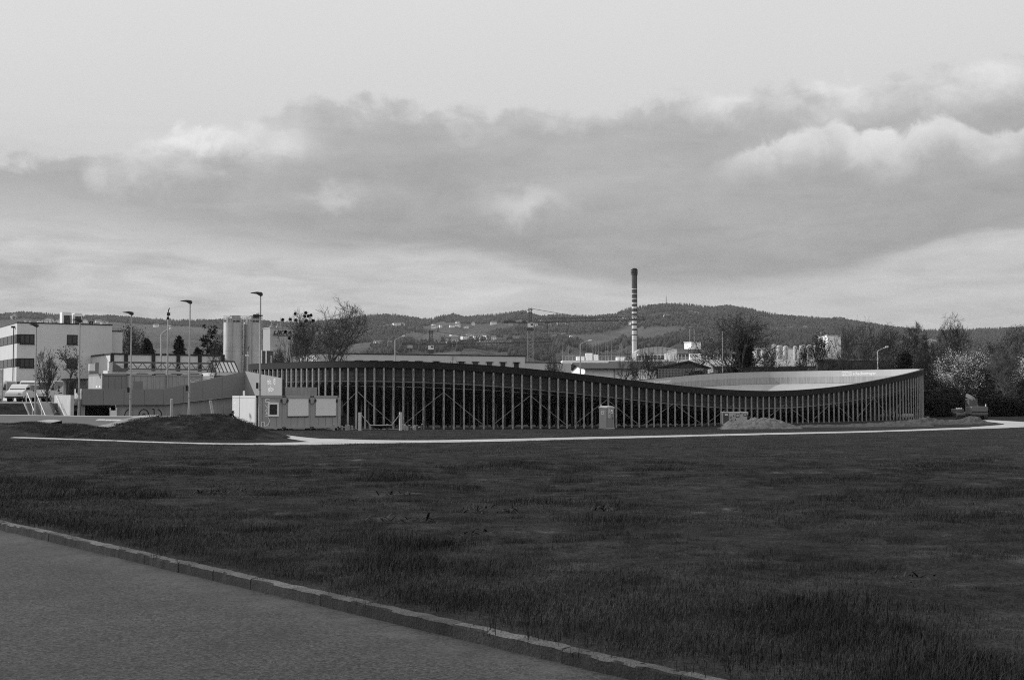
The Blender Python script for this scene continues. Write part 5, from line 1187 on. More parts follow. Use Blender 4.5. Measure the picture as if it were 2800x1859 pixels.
def bare_tree(name, lab, px, d, py_top, wpx, style, seed, trunk=.25, m=None, leaves=0, leaf_m=None, leaf_size=.2, zb=None, py_base=None, lean=(0, 0), group=None, mist=None, fill=0, rag=.55):
    m = m or M_bark; x, y = gx(px, d), d; z0 = g(x, y) if zb is None else zb
    H = zz(py_top, d) - z0; W = wpx * d / FPX; cfg = dict(CFG[style]); cfg['rmin'] *= d / 260; T = Tree(seed)
    L0 = {'spread': .42, 'vase': .3, 'upright': .8, 'shrub': .12, 'pollard': .4, 'thin': .75}[style] * H
    T.branch(Vector((0, 0, 0)), Vector((lean[0], lean[1], 1)), L0, trunk, 0, cfg)
    V, F = T.mesh(); S = fit(V, None, H, W)
    E1 = np.array([tuple(q[1]) for q in T.seg]) * S; rr_ = np.random.RandomState(seed)
    c_, rz_ = (.6, .41) if style != 'shrub' else (.45, .56)
    e = (E1[:, 0] / (W * .52)) ** 2 + (E1[:, 1] / (W * .52)) ** 2 + ((E1[:, 2] - c_ * H) / (rz_ * H)) ** 2
    lim = 1 + rag * (fbm(np.arctan2(E1[:, 0], E1[:, 1] + 1e-6) * 2.2 + seed, E1[:, 2] / H * 5, 2, seed) - .5) + rr_.uniform(-.12, .12, len(e))
    ok = (e < lim) | (E1[:, 2] < (c_ - .5 * rz_) * H) & (np.hypot(E1[:, 0], E1[:, 1]) < W * .5)
    T.seg = [q for q, k_ in zip(T.seg, ok) if k_]; V, F = T.mesh(); V = V * S
    t = thing(name, lab, 'tree' if style != 'shrub' else 'shrub', (x, y, z0 - .05), 0, group)
    npmesh('trunk_and_branches' if style != 'shrub' else 'branches', V, F, m, t)
    tips = np.array([tuple(p) for p, _ in T.tips]) * S
    e = (tips[:, 0] / (W * .55)) ** 2 + (tips[:, 1] / (W * .55)) ** 2 + ((tips[:, 2] - c_ * H) / (rz_ * H * 1.04)) ** 2; tips = tips[e < 1.15 + (rag - .55) * 1.1 * (fbm(np.arctan2(tips[:, 0], tips[:, 1] + 1e-6) * 2.2 + seed, tips[:, 2] / H * 5, 2, seed) - .62)]
    if leaves:
        rs = np.random.RandomState(seed); P = np.repeat(tips, leaves, 0) + rs.normal(size=(len(tips) * leaves, 3)) * leaf_size * 1.6
        Vl, Fl = leaf_cards(P, leaf_size, seed); npmesh('crown', Vl, Fl, leaf_m or M_bud, t)
    if fill:
        rs = np.random.RandomState(seed); u_ = rs.normal(size=(fill, 3)); u_ /= np.linalg.norm(u_, axis=1, keepdims=True); rad_ = rs.uniform(.0, 1, (fill, 1)) ** .4; P = u_ * rad_ * np.array([W * .5, W * .4, H * .55]) + np.array([0, 0, H * .42]); P = P[P[:, 2] > 0]
        P = P[fbm(P[:, 0] * .9 + seed, P[:, 2] * .9 + P[:, 1] * .7, 3, seed) > .42]
        Vl, Fl = leaf_cards(P, .3, seed); npmesh('undergrowth', Vl, Fl, M_scrub, t)
    if mist:
        for q, (mx, my) in enumerate(mist):
            p = at(mx, my, d) - Vector((x, y, z0)); rs = np.random.RandomState(q); n = 260; u_ = rs.normal(size=(n, 3)); u_ /= np.linalg.norm(u_, axis=1, keepdims=True)
            P = np.array(p) + u_ * (rs.uniform(.0, 1, (n, 1)) ** .4) * .23; j = tips[np.argmin(np.linalg.norm(tips - np.array(p), axis=1))]
            Vl, Fl = leaf_cards(P, .16, q); npmesh('mistletoe', Vl, Fl, M_leafd, t)
            MB().tube([Vector(p), Vector(j)], .03, 4).build('twig', m, t)
    return t
mist = [(450 + .287 * a, 780 + .287 * b) for a, b in ((1125, 325), (1197, 322), (1245, 268), (1250, 330), (1345, 260), (1335, 292), (1367, 290), (1395, 283), (1350, 335), (1415, 333), (1300, 378), (1152, 440), (1190, 500), (1255, 470))]
bare_tree('mistletoe_tree', 'bare tree dotted with dark mistletoe balls right of the factory sign', 815, 195, 836, 135, 'vase', 3, .3, mist=mist)
bare_tree('bare_tree', 'large spreading bare tree behind the left turn of the velodrome', 920, 205, 814, 215, 'spread', 11, .38)
bare_tree('bare_shrub', 'bare upright shrub in front of the office building beside the vans', 131, 138, 945, 78, 'shrub', 5, .07, zb=DECK)
bare_tree('budding_tree', 'small budding tree in front of the lower office window', 186, 137, 946, 72, 'thin', 8, .1, leaves=3, leaf_size=.14, zb=DECK)
bare_tree('bare_tree', 'bare rounded tree right behind the office building', 365, 262, 884, 95, 'spread', 21, .25, leaves=2, leaf_m=M_scrub, leaf_size=.3)
bare_tree('young_tree', 'thin young bare tree in front of the truss gallery', 583, 136, 932, 44, 'thin', 31, .07, zb=DECK)
bare_tree('young_tree', 'thin young bare tree in front of the long white building', 1244, 222, 968, 34, 'thin', 33, .12)
bare_tree('young_tree', 'small bare tree in front of the white annex', 1517, 226, 958, 62, 'vase', 35, .12)
bare_tree('pollarded_tree', 'gnarled pollarded tree at the left of the chimney foot', 1714, 232, 955, 66, 'pollard', 41, .3)
bare_tree('pollarded_tree', 'gnarled pollarded tree right of the chimney', 1768, 233, 950, 88, 'pollard', 43, .3)
bare_tree('pollarded_tree', 'wide pollarded tree in front of the arched hall', 1836, 236, 952, 80, 'pollard', 44, .28)
bare_tree('budding_tree', 'large dark spreading tree with swelling buds behind the velodrome middle', 2016, 228, 858, 270, 'spread', 52, .36, leaves=2, leaf_size=.22)
bare_tree('ivy_tree', 'short ivy covered stem at the foot of the large budding tree', 2034, 230, 930, 46, 'thin', 57, .3, leaves=40, leaf_m=M_leafd, leaf_size=.32)
bare_tree('bare_shrub', 'leggy bare shrub right of the large budding tree', 2115, 231, 942, 90, 'vase', 55, .1)
bare_tree('dense_bush', 'dense dark twiggy bush behind the velodrome rim', 2232, 233, 918, 112, 'vase', 61, .12, leaves=3, leaf_m=M_scrub, leaf_size=.22)
bare_tree('bare_tree', 'broad bare tree left of the curved lamp behind the right turn', 2338, 238, 862, 155, 'vase', 63, .26)
bare_tree('bare_tree', 'bare tree left of the ivy stem behind the right turn', 2436, 248, 882, 90, 'vase', 65, .18)
bare_tree('bare_tree', 'bare tree with thin upright tops near the power pylon', 2500, 250, 884, 105, 'upright', 67, .2)
bare_tree('ivy_tree', 'dark ivy covered stem behind the right turn of the velodrome', 2474, 240, 965, 26, 'thin', 69, .15, leaves=30, leaf_m=M_leafd, leaf_size=.3)
bare_tree('bare_tree', 'tall bare tree rising above the blossoming tree', 2612, 250, 855, 105, 'upright', 71, .36)
bare_tree('bare_tree', 'tall bare tree at the right edge of the picture', 2786, 262, 888, 120, 'upright', 73, .28)
bare_tree('bare_tree', 'dark bare tree between the birch and the right edge', 2725, 258, 935, 120, 'vase', 75, .24, leaves=1, leaf_m=M_scrub, leaf_size=.28)
bare_tree('bare_tree', 'bare tree behind the small white house', 2545, 275, 925, 80, 'vase', 77, .2)
bare_tree('birch_tree', 'slender pale birch at the right of the excavator', 2750, 196, 948, 100, 'upright', 81, .15, m=M_barkp)
bare_tree('blossoming_tree', 'white blossoming tree standing out from the dark hedge', 2630, 206, 950, 130, 'vase', 91, .16, leaves=7, leaf_m=M_bloss, leaf_size=.14, rag=1.9)
bare_tree('blossoming_tree', 'low white blossoming bush beside the taller blossoming tree', 2572, 204, 1022, 62, 'vase', 96, .1, leaves=4, leaf_m=M_bloss, leaf_size=.13, rag=1.5)
bare_tree('blossoming_tree', 'white blossoming branches at the right picture edge', 2802, 215, 975, 70, 'vase', 93, .12, leaves=5, leaf_m=M_bloss, leaf_size=.17)
# dark scrub below them
rs = np.random.RandomState(3)
for q, (px, d, pt, wp, where) in enumerate(((2545, 200, 1032, 70, 'beside the velodrome end'), (2590, 195, 1052, 80, 'left of the roller'), (2640, 214, 1040, 90, 'behind the roller'), (2690, 215, 1045, 90, 'behind the excavator'), (2740, 212, 1040, 90, 'behind the birch'), (2800, 205, 1035, 100, 'at the right edge'), (2700, 232, 985, 110, 'above the excavator'), (2765, 225, 1000, 100, 'behind the birch crown'), (2570, 240, 1010, 60, 'in front of the small white house'), (2660, 240, 985, 100, 'behind the blossoming tree'), (1990, 229, 1000, 80, 'left of the large budding trunk'), (2300, 246, 985, 120, 'under the broad bare tree'), (2420, 252, 975, 130, 'under the curved lamp'), (2510, 256, 985, 110, 'beside the ivy stem'), (1905, 229, 1008, 80, 'behind the lattice fence'), (2490, 205, 1045, 110, 'behind the right end of the velodrome'), (2615, 190, 1075, 110, 'low in front of the blossoming tree'), (2720, 188, 1080, 120, 'low right of the excavator'), (2560, 186, 1085, 90, 'low next to the velodrome end'), (2790, 190, 1078, 90, 'low at the right edge'))):
    bare_tree('scrub_bush', 'dark scrub bush %s' % where, px, d, pt, wp, 'shrub', 100 + q, .06, m=M_scrub, leaves=7, leaf_m=M_scrub, leaf_size=.26, group='scrub along the site edge', fill=5200)
# conifers
def conifer(name, lab, px, d, py_top, wpx, seed, loose=0.0, zb=0.0, leanx=0.0):
    x, y = gx(px, d), d; r = random.Random(seed); H = zz(py_top, d) - zb; R = wpx / 2 * d / FPX; t = thing(name, lab, 'tree', (x, y, zb))
    MB().tube([(0, 0, 0), (leanx * .5, 0, H * .5), (leanx, 0, H * .98)], [.28, .18, .04], 7).build('trunk', M_bark, t)
    P = []; br = []
    n = int(60 if not loose else 26)
    for i in range(n):
        f = (i + r.random()) / n; z = H * (.12 + .86 * f); rad = R * (1 - f) ** .5 * r.uniform(.75, 1.1) if not loose else R * r.uniform(.35, 1.1) * (1 - .55 * abs(f - .55))
        for a in range(5 if not loose else 3):
            an = r.uniform(0, 2 * pi); tip = Vector((cos(an) * rad + leanx * f, sin(an) * rad, z - rad * (.32 if not loose else -.15))); br.append((Vector((leanx * f, 0, z)), tip))
            for s_ in range(int(10 + rad * 9)):
                u_ = r.uniform(.15 if not loose else .5, 1); c = Vector((leanx * f, 0, z)).lerp(tip, u_); P.append((c.x + r.gauss(0, .14 + .06 * loose), c.y + r.gauss(0, .14), c.z + r.gauss(0, .10 + .1 * loose) - (.15 if not loose else -.1) * u_))
    mb = MB()
    for a, b in br: mb.tube([a, b], [.05, .015], 3, cap=False)
    mb.build('branches', M_bark, t)
    V, F = leaf_cards(P, .38, seed, .4); npmesh('crown', V, F, M_leafd, t)
conifer('fir_tree', 'dark drooping fir beside the office building', 402, 250, 921, 100, 1)
conifer('fir_tree', 'dark conical fir between two lamp posts', 489, 245, 916, 82, 2)
conifer('pine_tree', 'tall loose pine left of the silos', 549, 240, 893, 60, 3, loose=1.0, leanx=1.6)
conifer('fir_tree', 'low dark conifer below the tall pine', 540, 250, 948, 76, 4)
bare_tree('bare_tree', 'bare tree between the pine and the silos', 592, 255, 925, 60, 'spread', 23, .2, leaves=2, leaf_m=M_scrub, leaf_size=.3)
bare_tree('bare_tree', 'bare low tree left of the mistletoe tree', 765, 240, 940, 60, 'spread', 25, .15)
bare_tree('bare_tree', 'bare low tree under the big spreading tree', 880, 240, 935, 60, 'spread', 27, .15)
# ---------------------------------------------------------------- street furniture, vehicles, people
def lamp_post(px, d, py_top, px_head, lab, box=True, zb=None):
    x = gx(px, d); z0 = g(x, d) if zb is None else zb; H = zz(py_top, d) - z0; t = thing('lamp_post', lab, 'lamp post', (x, d, z0 - .05), 0, 'tall lamp posts in the yard')
    MB().tube([(0, 0, 0), (0, 0, 1.9)], .10, 12).build('base_section', M_galv, t)
    MB().tube([(0, 0, 1.9), (0, 0, H)], [.085, .05], 12).build('pole', M_galv, t)
    L = (px - px_head) * d / FPX
    hd = MB(); hd.prism([(.16, H + .02), (.10, H + .16), (-.25, H + .2), (-L, H + .13), (-L, H + .10), (-.3, H + .03), (-.05, H - .12), (.1, H - .12)], -.16, .16); hd.build('lamp_head', M_lampd, t, bevel=.02)
    if box:
        MB().box(-.28, -.12, -.06, .06, 3.0 + .3, 3.75).build('control_box', M_black, t); MB().box(-.13, .1, -.11, .11, 3.2, 3.26).box(-.13, .1, -.11, .11, 2.75, 2.8).build('clamp', M_galv, t)
    return t, H
t, H = lamp_post(711, 100, 803, 684, 'tallest lamp post, in front of the office containers')
zc_ = zz(863, 100) - t.location.z
MB().box(-.55, -.1, -.12, .12, zc_ - .18, zc_ + .1).build('floodlight', M_lampd, t, bevel=.03); MB().tube([(-.3, -.05, zc_ + .16), (-.12, -.05, zc_ + .16)], .12, 10).build('camera', M_wht, t); MB().box(-.1, .16, -.1, .1, zc_ - .05, zc_ + .05).build('bracket', M_lampd, t)
lamp_post(518, 108, 825, 492, 'lamp post in front of the ramp, second from the containers')
lamp_post(358, 113, 856, 334, 'lamp post in front of the level part of the parapet')
lamp_post(217, 116, 876, 196, 'lamp post at the left corner of the ramp')
lamp_post(98, 113, 889, 78, 'lamp post beside the stairs', box=False)
def arm_lamp(px, d, py_pole, px_h, py_h, lab, zb=None, m=None):
    x = gx(px, d); z0 = ZS if zb is None else zb; k = d / FPX; zp, zh = zz(py_pole, d) - z0, zz(py_h, d) - z0; L = (px_h - px) * k
    t = thing('street_lamp', lab, 'street lamp', (x, d, z0), 0, 'street lamps with slanted arms'); m = m or M_galv
    MB().tube([(0, 0, 0), (0, 0, zp)], [.13, .1], 10).build('pole', m, t); MB().tube([(0, 0, zp - .05), (L * .15, 0, zp + .15), (L * .75, 0, zp + (zh - zp) * .85)], .08, 8).build('arm', m, t)
    MB().prism([(L * .68, zp + (zh - zp) * .74), (L * .78, zp + (zh - zp) * 1.12), (L, zh + .12), (L * 1.05, zh - .02), (L * .9, zh - .2)], -.18, .18).build('lamp_head', M_wht, t, bevel=.04)
arm_lamp(1080, 215, 930, 1107, 918, 'street lamp with slanted arm behind the left part of the velodrome')
arm_lamp(1587, 226, 941, 1618, 930, 'street lamp with slanted arm below the chimney')
arm_lamp(2400, 236, 960, 2429, 948, 'street lamp with slanted arm among the bare trees', m=M_wht)
arm_lamp(440, 152, 914, 465, 898, 'street lamp with slanted arm behind the yard containers', DECK)
# slim masts
def mast(px, d, py_top, lab, zb, extras):
    x = gx(px, d); H = zz(py_top, d) - zb; t = thing('camera_mast', lab, 'mast', (x, d, zb)); MB().tube([(0, 0, 0), (0, 0, H)], [.10, .07], 10).build('pole', M_galv, t)
    for q, (dx, dz, w_, h_, m) in enumerate(extras): MB().box(min(dx, 0) , max(dx, 0) + w_, -.08, .08, H - dz - h_ / 2, H - dz + h_ / 2).build('device', m, t, bevel=.02); 
    MB().tube([(0, 0, H), (.05, 0, H + .35), (.16, 0, H + .5)], .05, 6).build('sensor', M_lampd, t)
    return t
mast(458, 128, 856, 'slim pole with cameras on top behind the yard containers', DECK, [(-.1, .1, .2, .3, M_lampd), (.02, 1.25, .28, .1, M_wht), (-.12, .5, .1, .25, M_lampd)])
mast(1976, 222, 900, 'slim pale pole in front of the large budding tree', ZS, [(-.2, .1, .25, .5, M_lampd)])
mast(677, 134, 960, 'thin white pole with a small arm behind the ramp corner', ZS, [(-.25, .45, .1, .14, M_wht)])
# leaning timber posts by the pump track
for px, d, py, ln, lab in ((471, 97, 1088, -.02, 'upright timber post on the pump track rim'), (588, 97, 1092, -.32, 'leaning timber post near the office containers')):
    x = gx(px, d); z0 = g(x, d); H = zz(py, d) - z0; t = thing('timber_post', lab, 'post', (x, d, z0 - .1)); MB().tube([(0, 0, 0), (ln * .5 * .6, 0, H * .5), (ln, 0, H)], [.13, .115, .10], 10).build('log', M_wood, t); MB().tube([(ln, 0, H), (ln, 0, H + .03)], [.10, .07], 10).build('end_grain', M_conc_l, t)
# nest swing
sw_p = [ground_at(984, 1177.5), ground_at(1095, 1177)]
sp0, sp1 = sw_p; t = thing('hammock_swing', 'boat shaped swing hung on ropes between two round timber posts', 'swing', sp0)
for q, p in enumerate(sw_p):
    o_ = p - sp0; MB().tube([o_ + Vector((0, 0, -.1)), o_ + Vector((0, 0, (1177 - 1127) * p.y / FPX))], .12, 12).build('post', mat('pale_timber_post', .52, .8, nz=.1, ns=2, streak=.15), t)
k = sp0.y / FPX; m0 = (sp1 - sp0) * .26; m1 = (sp1 - sp0) * .78; hb_ = 15 * k
hull = MB(); NSG = 12; ring_n = 8
for i in range(NSG + 1):
    f = i / NSG; c = m0.lerp(m1, f); w_ = .48 * math.sin(pi * (.04 + .92 * f)) ** .7 + .02; dp = .26 * math.sin(pi * (.04 + .92 * f)) ** .9 + .02
    for j in range(ring_n + 1): a = pi * j / ring_n; hull.v.append((c.x, c.y - w_ * cos(a), c.z + hb_ - dp * sin(a)))
for i in range(NSG):
    for j in range(ring_n): n0 = i * (ring_n + 1) + j; hull.f.append((n0, n0 + 1, n0 + ring_n + 2, n0 + ring_n + 1))
hull.build('seat', M_black, t)
MB().tube([m0.lerp(m1, i / 10) + Vector((0, -.48 * math.sin(pi * (.04 + .92 * i / 10)) ** .7, hb_)) for i in range(11)], .035, 6).tube([m0.lerp(m1, i / 10) + Vector((0, .48 * math.sin(pi * (.04 + .92 * i / 10)) ** .7, hb_)) for i in range(11)], .035, 6).build('rim', M_galv, t)
for pa, mm in ((Vector((0, 0, 48 * k)), m0), (sp1 - sp0 + Vector((0, 0, 48 * k)), m1)):
    mb = MB()
    for yy in (-.3, 0, .3): mb.tube([pa, mm + Vector((0, yy, hb_))], .02, 4)
    mb.build('rope', M_galv, t)
# palisade stumps
rnd = random.Random(12); stumps = []
for a, b, st_ in ((905, 965, 7), (1012, 1062, 9), (1100, 1128, 6), (1134, 1160, 6.5)):
    px = a
    while px < b: stumps.append(px); px += st_ * rnd.uniform(.8, 1.3)
OR2 = 'first second third fourth fifth sixth seventh eighth ninth tenth eleventh twelfth thirteenth fourteenth fifteenth sixteenth seventeenth eighteenth nineteenth twentieth twenty-first twenty-second twenty-third twenty-fourth twenty-fifth twenty-sixth twenty-seventh twenty-eighth'.split()
for q, px in enumerate(stumps):
    p = ground_at(px, 1176 + rnd.uniform(-1.2, .6)); t = thing('palisade_stump', 'short round timber stump, %s from the left in the row by the swing' % OR2[min(q, 27)], 'stump', p, 0, 'timber stumps round the play area')
    h_ = rnd.uniform(.22, .5); r_ = rnd.uniform(.09, .12); MB().tube([(0, 0, -.1), (0, 0, h_)], r_, 10).build('log', M_wood if rnd.random() < .6 else M_bark, t); MB().tube([(0, 0, h_), (0, 0, h_ + .02)], [r_, r_ * .7], 10).build('end_grain', M_conc_l, t)
sp = [ground_at(900, 1171), ground_at(1160, 1170)]
o = sheet('sand_bed', [Vector((gx(895 + 27 * i, 124.5), 124.5)) for i in range(10)], [Vector((gx(895 + 27 * i, 127.2), 127.2)) for i in range(10)], mat('play_sand', .13, 1, nz=.3, ns=2), .05)
# portable toilet
d = 131; x = gx(1657, d); z0 = g(x, d); t = thing('portable_toilet', 'grey portable toilet with vertical lettering and pale roof in front of the velodrome', 'toilet', (x, d, z0), radians(37))
M_pt = mat('toilet_side', .40, .5, nz=.05, ns=2); M_ptd = mat('toilet_door', .22, .5, nz=.05, ns=2)
MB().box(0, 1.08, 0, 1.1, .12, 2.08).build('cabin', M_pt, t, bevel=.03); MB().box(-.03, 1.11, -.03, 1.13, 0, .12).build('base', M_pt, t)
dr = MB().box(.12, .98, -.03, -.002, .16, 2.02).build('door', M_ptd, t); MB().box(.0, .11, -.02, -.003, .16, 2.06).build('door_frame', M_ptd, t)
MB().box(.84, .90, -.07, -.031, .95, 1.15).build('handle', M_black, dr)
rf = MB().prism([(-.04, 2.08), (1.12, 2.08), (1.1, 2.18), (.8, 2.28), (.54, 2.31), (.28, 2.28), (-.02, 2.18)], -.05, 1.14).build('roof', mat('toilet_roof', .62, .6), t, bevel=.02)
MB().tube([(.1, .9, 2.1), (.1, .9, 2.42)], .05, 8).build('vent_pipe', M_wht, t)
MB().box(.26, .52, -.036, -.031, 1.12, 1.98).build('name_plate', M_wht, dr); text_part('name_lettering', 'PIPIBOX', lambda a, b: (.48 - b * .27, -.04, 1.16 + a * .205), M_black, dr, size=1.0, bold=.02)
MB().box(.6, .84, -.036, -.031, 1.55, 1.95).build('notice', M_wht, dr); MB().box(.66, .76, -.04, -.037, 1.62, 1.72).build('notice_mark', M_black, dr)
MB().box(-.03, -.002, .35, .75, 1.4, 1.78).build('notice', M_wht, t); MB().box(-.034, -.031, .5, .6, 1.52, 1.66).build('notice_mark', M_black, t)
# generator
d = 137; x = gx(1973, d); z0 = g(x, d); t = thing('generator', 'boxy site generator behind the gravel heap with dark door and vents', 'generator', (x, d, z0), 0); k = d / FPX
W_ = 72 * k; Hg = zz(1126, d) - z0; M_gen = mat('generator_paint', .40, .5, nz=.05, ns=2)
MB().box(0, W_, 0, 1.2, .3, Hg).build('canopy', M_gen, t, bevel=.04); MB().box(.1, W_ - .1, .1, 1.1, 0, .298).build('skid', M_black, t)
MB().box(.14, .72, -.03, -.003, .4, Hg - .1).build('door', mat('generator_door', .07, .5), t); MB().box(.3, .62, -.036, -.031, Hg - .36, Hg - .28).box(.3, .62, -.036, -.031, Hg - .24, Hg - .19).build('label_plate', M_wht, t)
for a, b, c_, e in ((.82, 1.06, Hg - .62, Hg - .45), (1.46, 1.82, Hg - .55, Hg - .2), (2.28, 2.6, Hg - .45, Hg - .16)):
    f = MB().box(a, b, -.03, -.003, c_, e).build('vent', M_black, t); MB().box(a + .05, b - .05, -.04, -.031, c_ + .05, e - .05).build('vent_glass', M_gen, f)
MB().box(2.66, 2.8, -.03, -.003, .5, Hg - .3).build('side_vent', M_black, t)
for a, z_ in ((1.0, Hg - .9), (1.38, Hg - .85), (1.2, Hg - .45), (1.95, Hg - .2)): MB().box(a, a + .09, -.04, -.003, z_, z_ + .12).build('latch', M_black, t)
for a in (1.26, 1.9, 2.2): MB().box(a, a + .012, -.008, -.002, .35, Hg - .05).build('panel_gap', M_black, t)
# spoil heaps
M_spoil = mat('gravel_spoil', .115, 1, nz=.35, ns=2.5, fine=.3, fs=14, bump=.8, bs=10)
def heap(name, lab, crest_, D0, half, seed, m):
    c_ = np.array(crest_, float)
    def fn(X, Y):
        px = 1400 + X / D0 * FPX; top = EYE + (HOR - np.interp(px, c_[:, 0], c_[:, 1])) * D0 / FPX; base = gz(X, Y); hh = np.maximum(top - gz(X, D0), 0)
        pr = np.clip(1 - abs((Y - D0) / half), 0, 1); pr = pr * (2 - pr) * .98
        return base - .08 + hh * pr + (fbm(X * 1.6, Y * 1.6, 4, seed) - .5) * .7 * pr * np.clip(hh * 1.5, 0, 1) + (fbm(X * 6, Y * 6, 3, seed + 5) - .5) * .2 * pr
    o = heightfield(name, gx(c_[0, 0] - 6, D0), gx(c_[-1, 0] + 6, D0), D0 - half, D0 + half, fn, m, 160, 40, smooth=False); del o['kind']; tag(o, lab, 'earth heap'); return o
heap('gravel_heap', 'pale gravel heap in front of the generator', [(1968, 1168), (1985, 1155), (2005, 1149), (2030, 1151), (2050, 1146), (2080, 1140), (2105, 1141), (2130, 1147), (2155, 1156), (2178, 1166)], 131, 2.6, 31, M_spoil)
heap('spoil_heap', 'low ragged earth bank along the right half of the velodrome', [(2165, 1166), (2200, 1160), (2250, 1159), (2300, 1160), (2350, 1157), (2400, 1154), (2440, 1150), (2480, 1150), (2530, 1157)], 137, 2.4, 41, mat('dark_spoil', .06, 1, nz=.4, ns=2.5, fine=.35, fs=14, bump=.8, bs=10))
heap('spoil_heap', 'earth heap in front of the excavator beside the path bend', [(2470, 1158), (2490, 1147), (2530, 1142), (2570, 1147), (2610, 1149), (2640, 1140), (2665, 1138), (2685, 1146), (2705, 1158)], 146, 3.0, 51, mat('dark_spoil', .06))
o = sheet('sandy_ground', [Vector((gx(2480 + 20 * i, 156), 156)) for i in range(10)], [Vector((gx(2480 + 20 * i, 164), 164)) for i in range(10)], mat('sandy_soil', .2, 1, nz=.3, ns=1), .05)
# pipes lying under the velodrome's right end
for q, (px, py) in enumerate(((2428, 1143), (2446, 1145), (2466, 1147))):
    p = at(px, 1140, 178); z0 = g(p.x, p.y); t = thing('timber_log', 'pale log, %s from the left under the right end of the velodrome' % OR2[q], 'log', (p.x, 176 + q, z0 + .32), .3, 'logs under the velodrome'); MB().tube([(0, 0, 0), (1.6, 0, 0)], .32, 12).build('log', M_conc_l, t); MB().tube([(-.03, 0, 0), (0, 0, 0)], [.2, .32], 12).build('end_grain', M_wood, t)
# excavator seen from behind
d = 163; x = gx(2655, d); z0 = g(x, d); k = d / FPX; t = thing('excavator', 'tracked excavator seen from behind, parked in front of the dark hedge', 'excavator', (x, d, z0), 0); Z = lambda py: zz(py, d) - z0
M_ex = mat('excavator_paint', .14, .5, nz=.08, ns=2); W_ = 46 * k
for a in (.1, W_ - .55):
    tr = MB(); tr.prism([(0, .12), (.12, 0), (2.7, 0), (2.85, .15), (2.85, .45), (2.7, .6), (.12, .6), (0, .45)], a, a + .45, 'x'); tr.build('track', M_black, t)
MB().box(.35, W_ - .3, .6, 2.2, .35, .75).build('undercarriage', M_lampd, t)
MB().prism([(0, .75), (.15, .62), (W_ - .15, .62), (W_, .75), (W_, Z(1114)), (W_ - .1, Z(1111)), (.1, Z(1111)), (0, Z(1114))], .1, 2.3).build('upper_body', M_ex, t, bevel=.06); MB().box(.05, W_ - .05, .06, .098, Z(1127), Z(1124.5)).build('trim_line', M_black, t); MB().box(.04, W_ - .04, .04, .5, .66, Z(1128)).build('counterweight', mat('excavator_dark', .10, .6), t)
cb = MB()
for a in (.02, 1.0):
    for y_ in (1.0, 2.2): cb.box(a, a + .1, y_, y_ + .1, Z(1112), Z(1093))
cb.box(.0, 1.12, .98, 2.32, Z(1093), Z(1091)); c_o = cb.build('cab_frame', M_ex, t); MB().box(.1, 1.02, 1.02, 2.25, Z(1111), Z(1094)).build('cab_glass', mat('cab_glass', .09, .2, spec=.5), c_o); MB().box(-.2, .0, 2.0, 2.1, Z(1097), Z(1094)).build('mirror', M_black, t)
MB().bar((1.45, 2.3, Z(1114)), (1.25, 3.2, Z(1088)), .32, .42).bar((1.25, 3.2, Z(1089)), (.95, 4.4, Z(1081)), .3, .4).build('boom', M_ex, t); MB().bar((.95, 4.4, Z(1080)), (1.35, 5.4, Z(1118)), .24, .3).build('stick', M_ex, t); MB().bar((1.0, 2.4, Z(1110)), (.85, 3.5, Z(1092)), .1, .1).bar((1.3, 2.4, Z(1110)), (1.2, 3.5, Z(1092)), .1, .1).build('hydraulic_ram', M_galv, t); MB().prism([(5.2, .1), (5.9, .05), (6.1, .5), (5.7, .9), (5.3, .8)], 1.1, 1.9, 'x').build('bucket', M_lampd, t)
MB().tube([(W_ - .15, .5, Z(1111)), (W_ - .15, .5, Z(1105))], .07, 8).build('exhaust', M_wht, t)
# roller
d = 165; x = gx(2613, d); z0 = g(x, d); k = d / FPX; t = thing('roller', 'low barrel shaped construction machine left of the excavator', 'machine', (x, d, z0), radians(12)); Z = lambda py: zz(py, d) - z0; W_ = 33 * k
MB().tube([(.05, .5, .52), (W_ - .05, .5, .52)], .5, 20).build('drum', M_ex, t); MB().box(0, .06, .1, .9, .35, .8).box(W_ - .06, W_, .1, .9, .35, .8).build('yoke', M_lampd, t); MB().box(.2, W_ - .3, .2, 1.6, .95, Z(1118)).build('hood', M_ex, t, bevel=.04); MB().box(.15, W_ - .4, -.03, .02, .45, .6).build('scraper', M_lampd, t)
for a in (.3, .6, .9): MB().tube([(a, .25, Z(1119)), (a, .4, Z(1116))], .1, 8).build('lamp', M_wht, t)
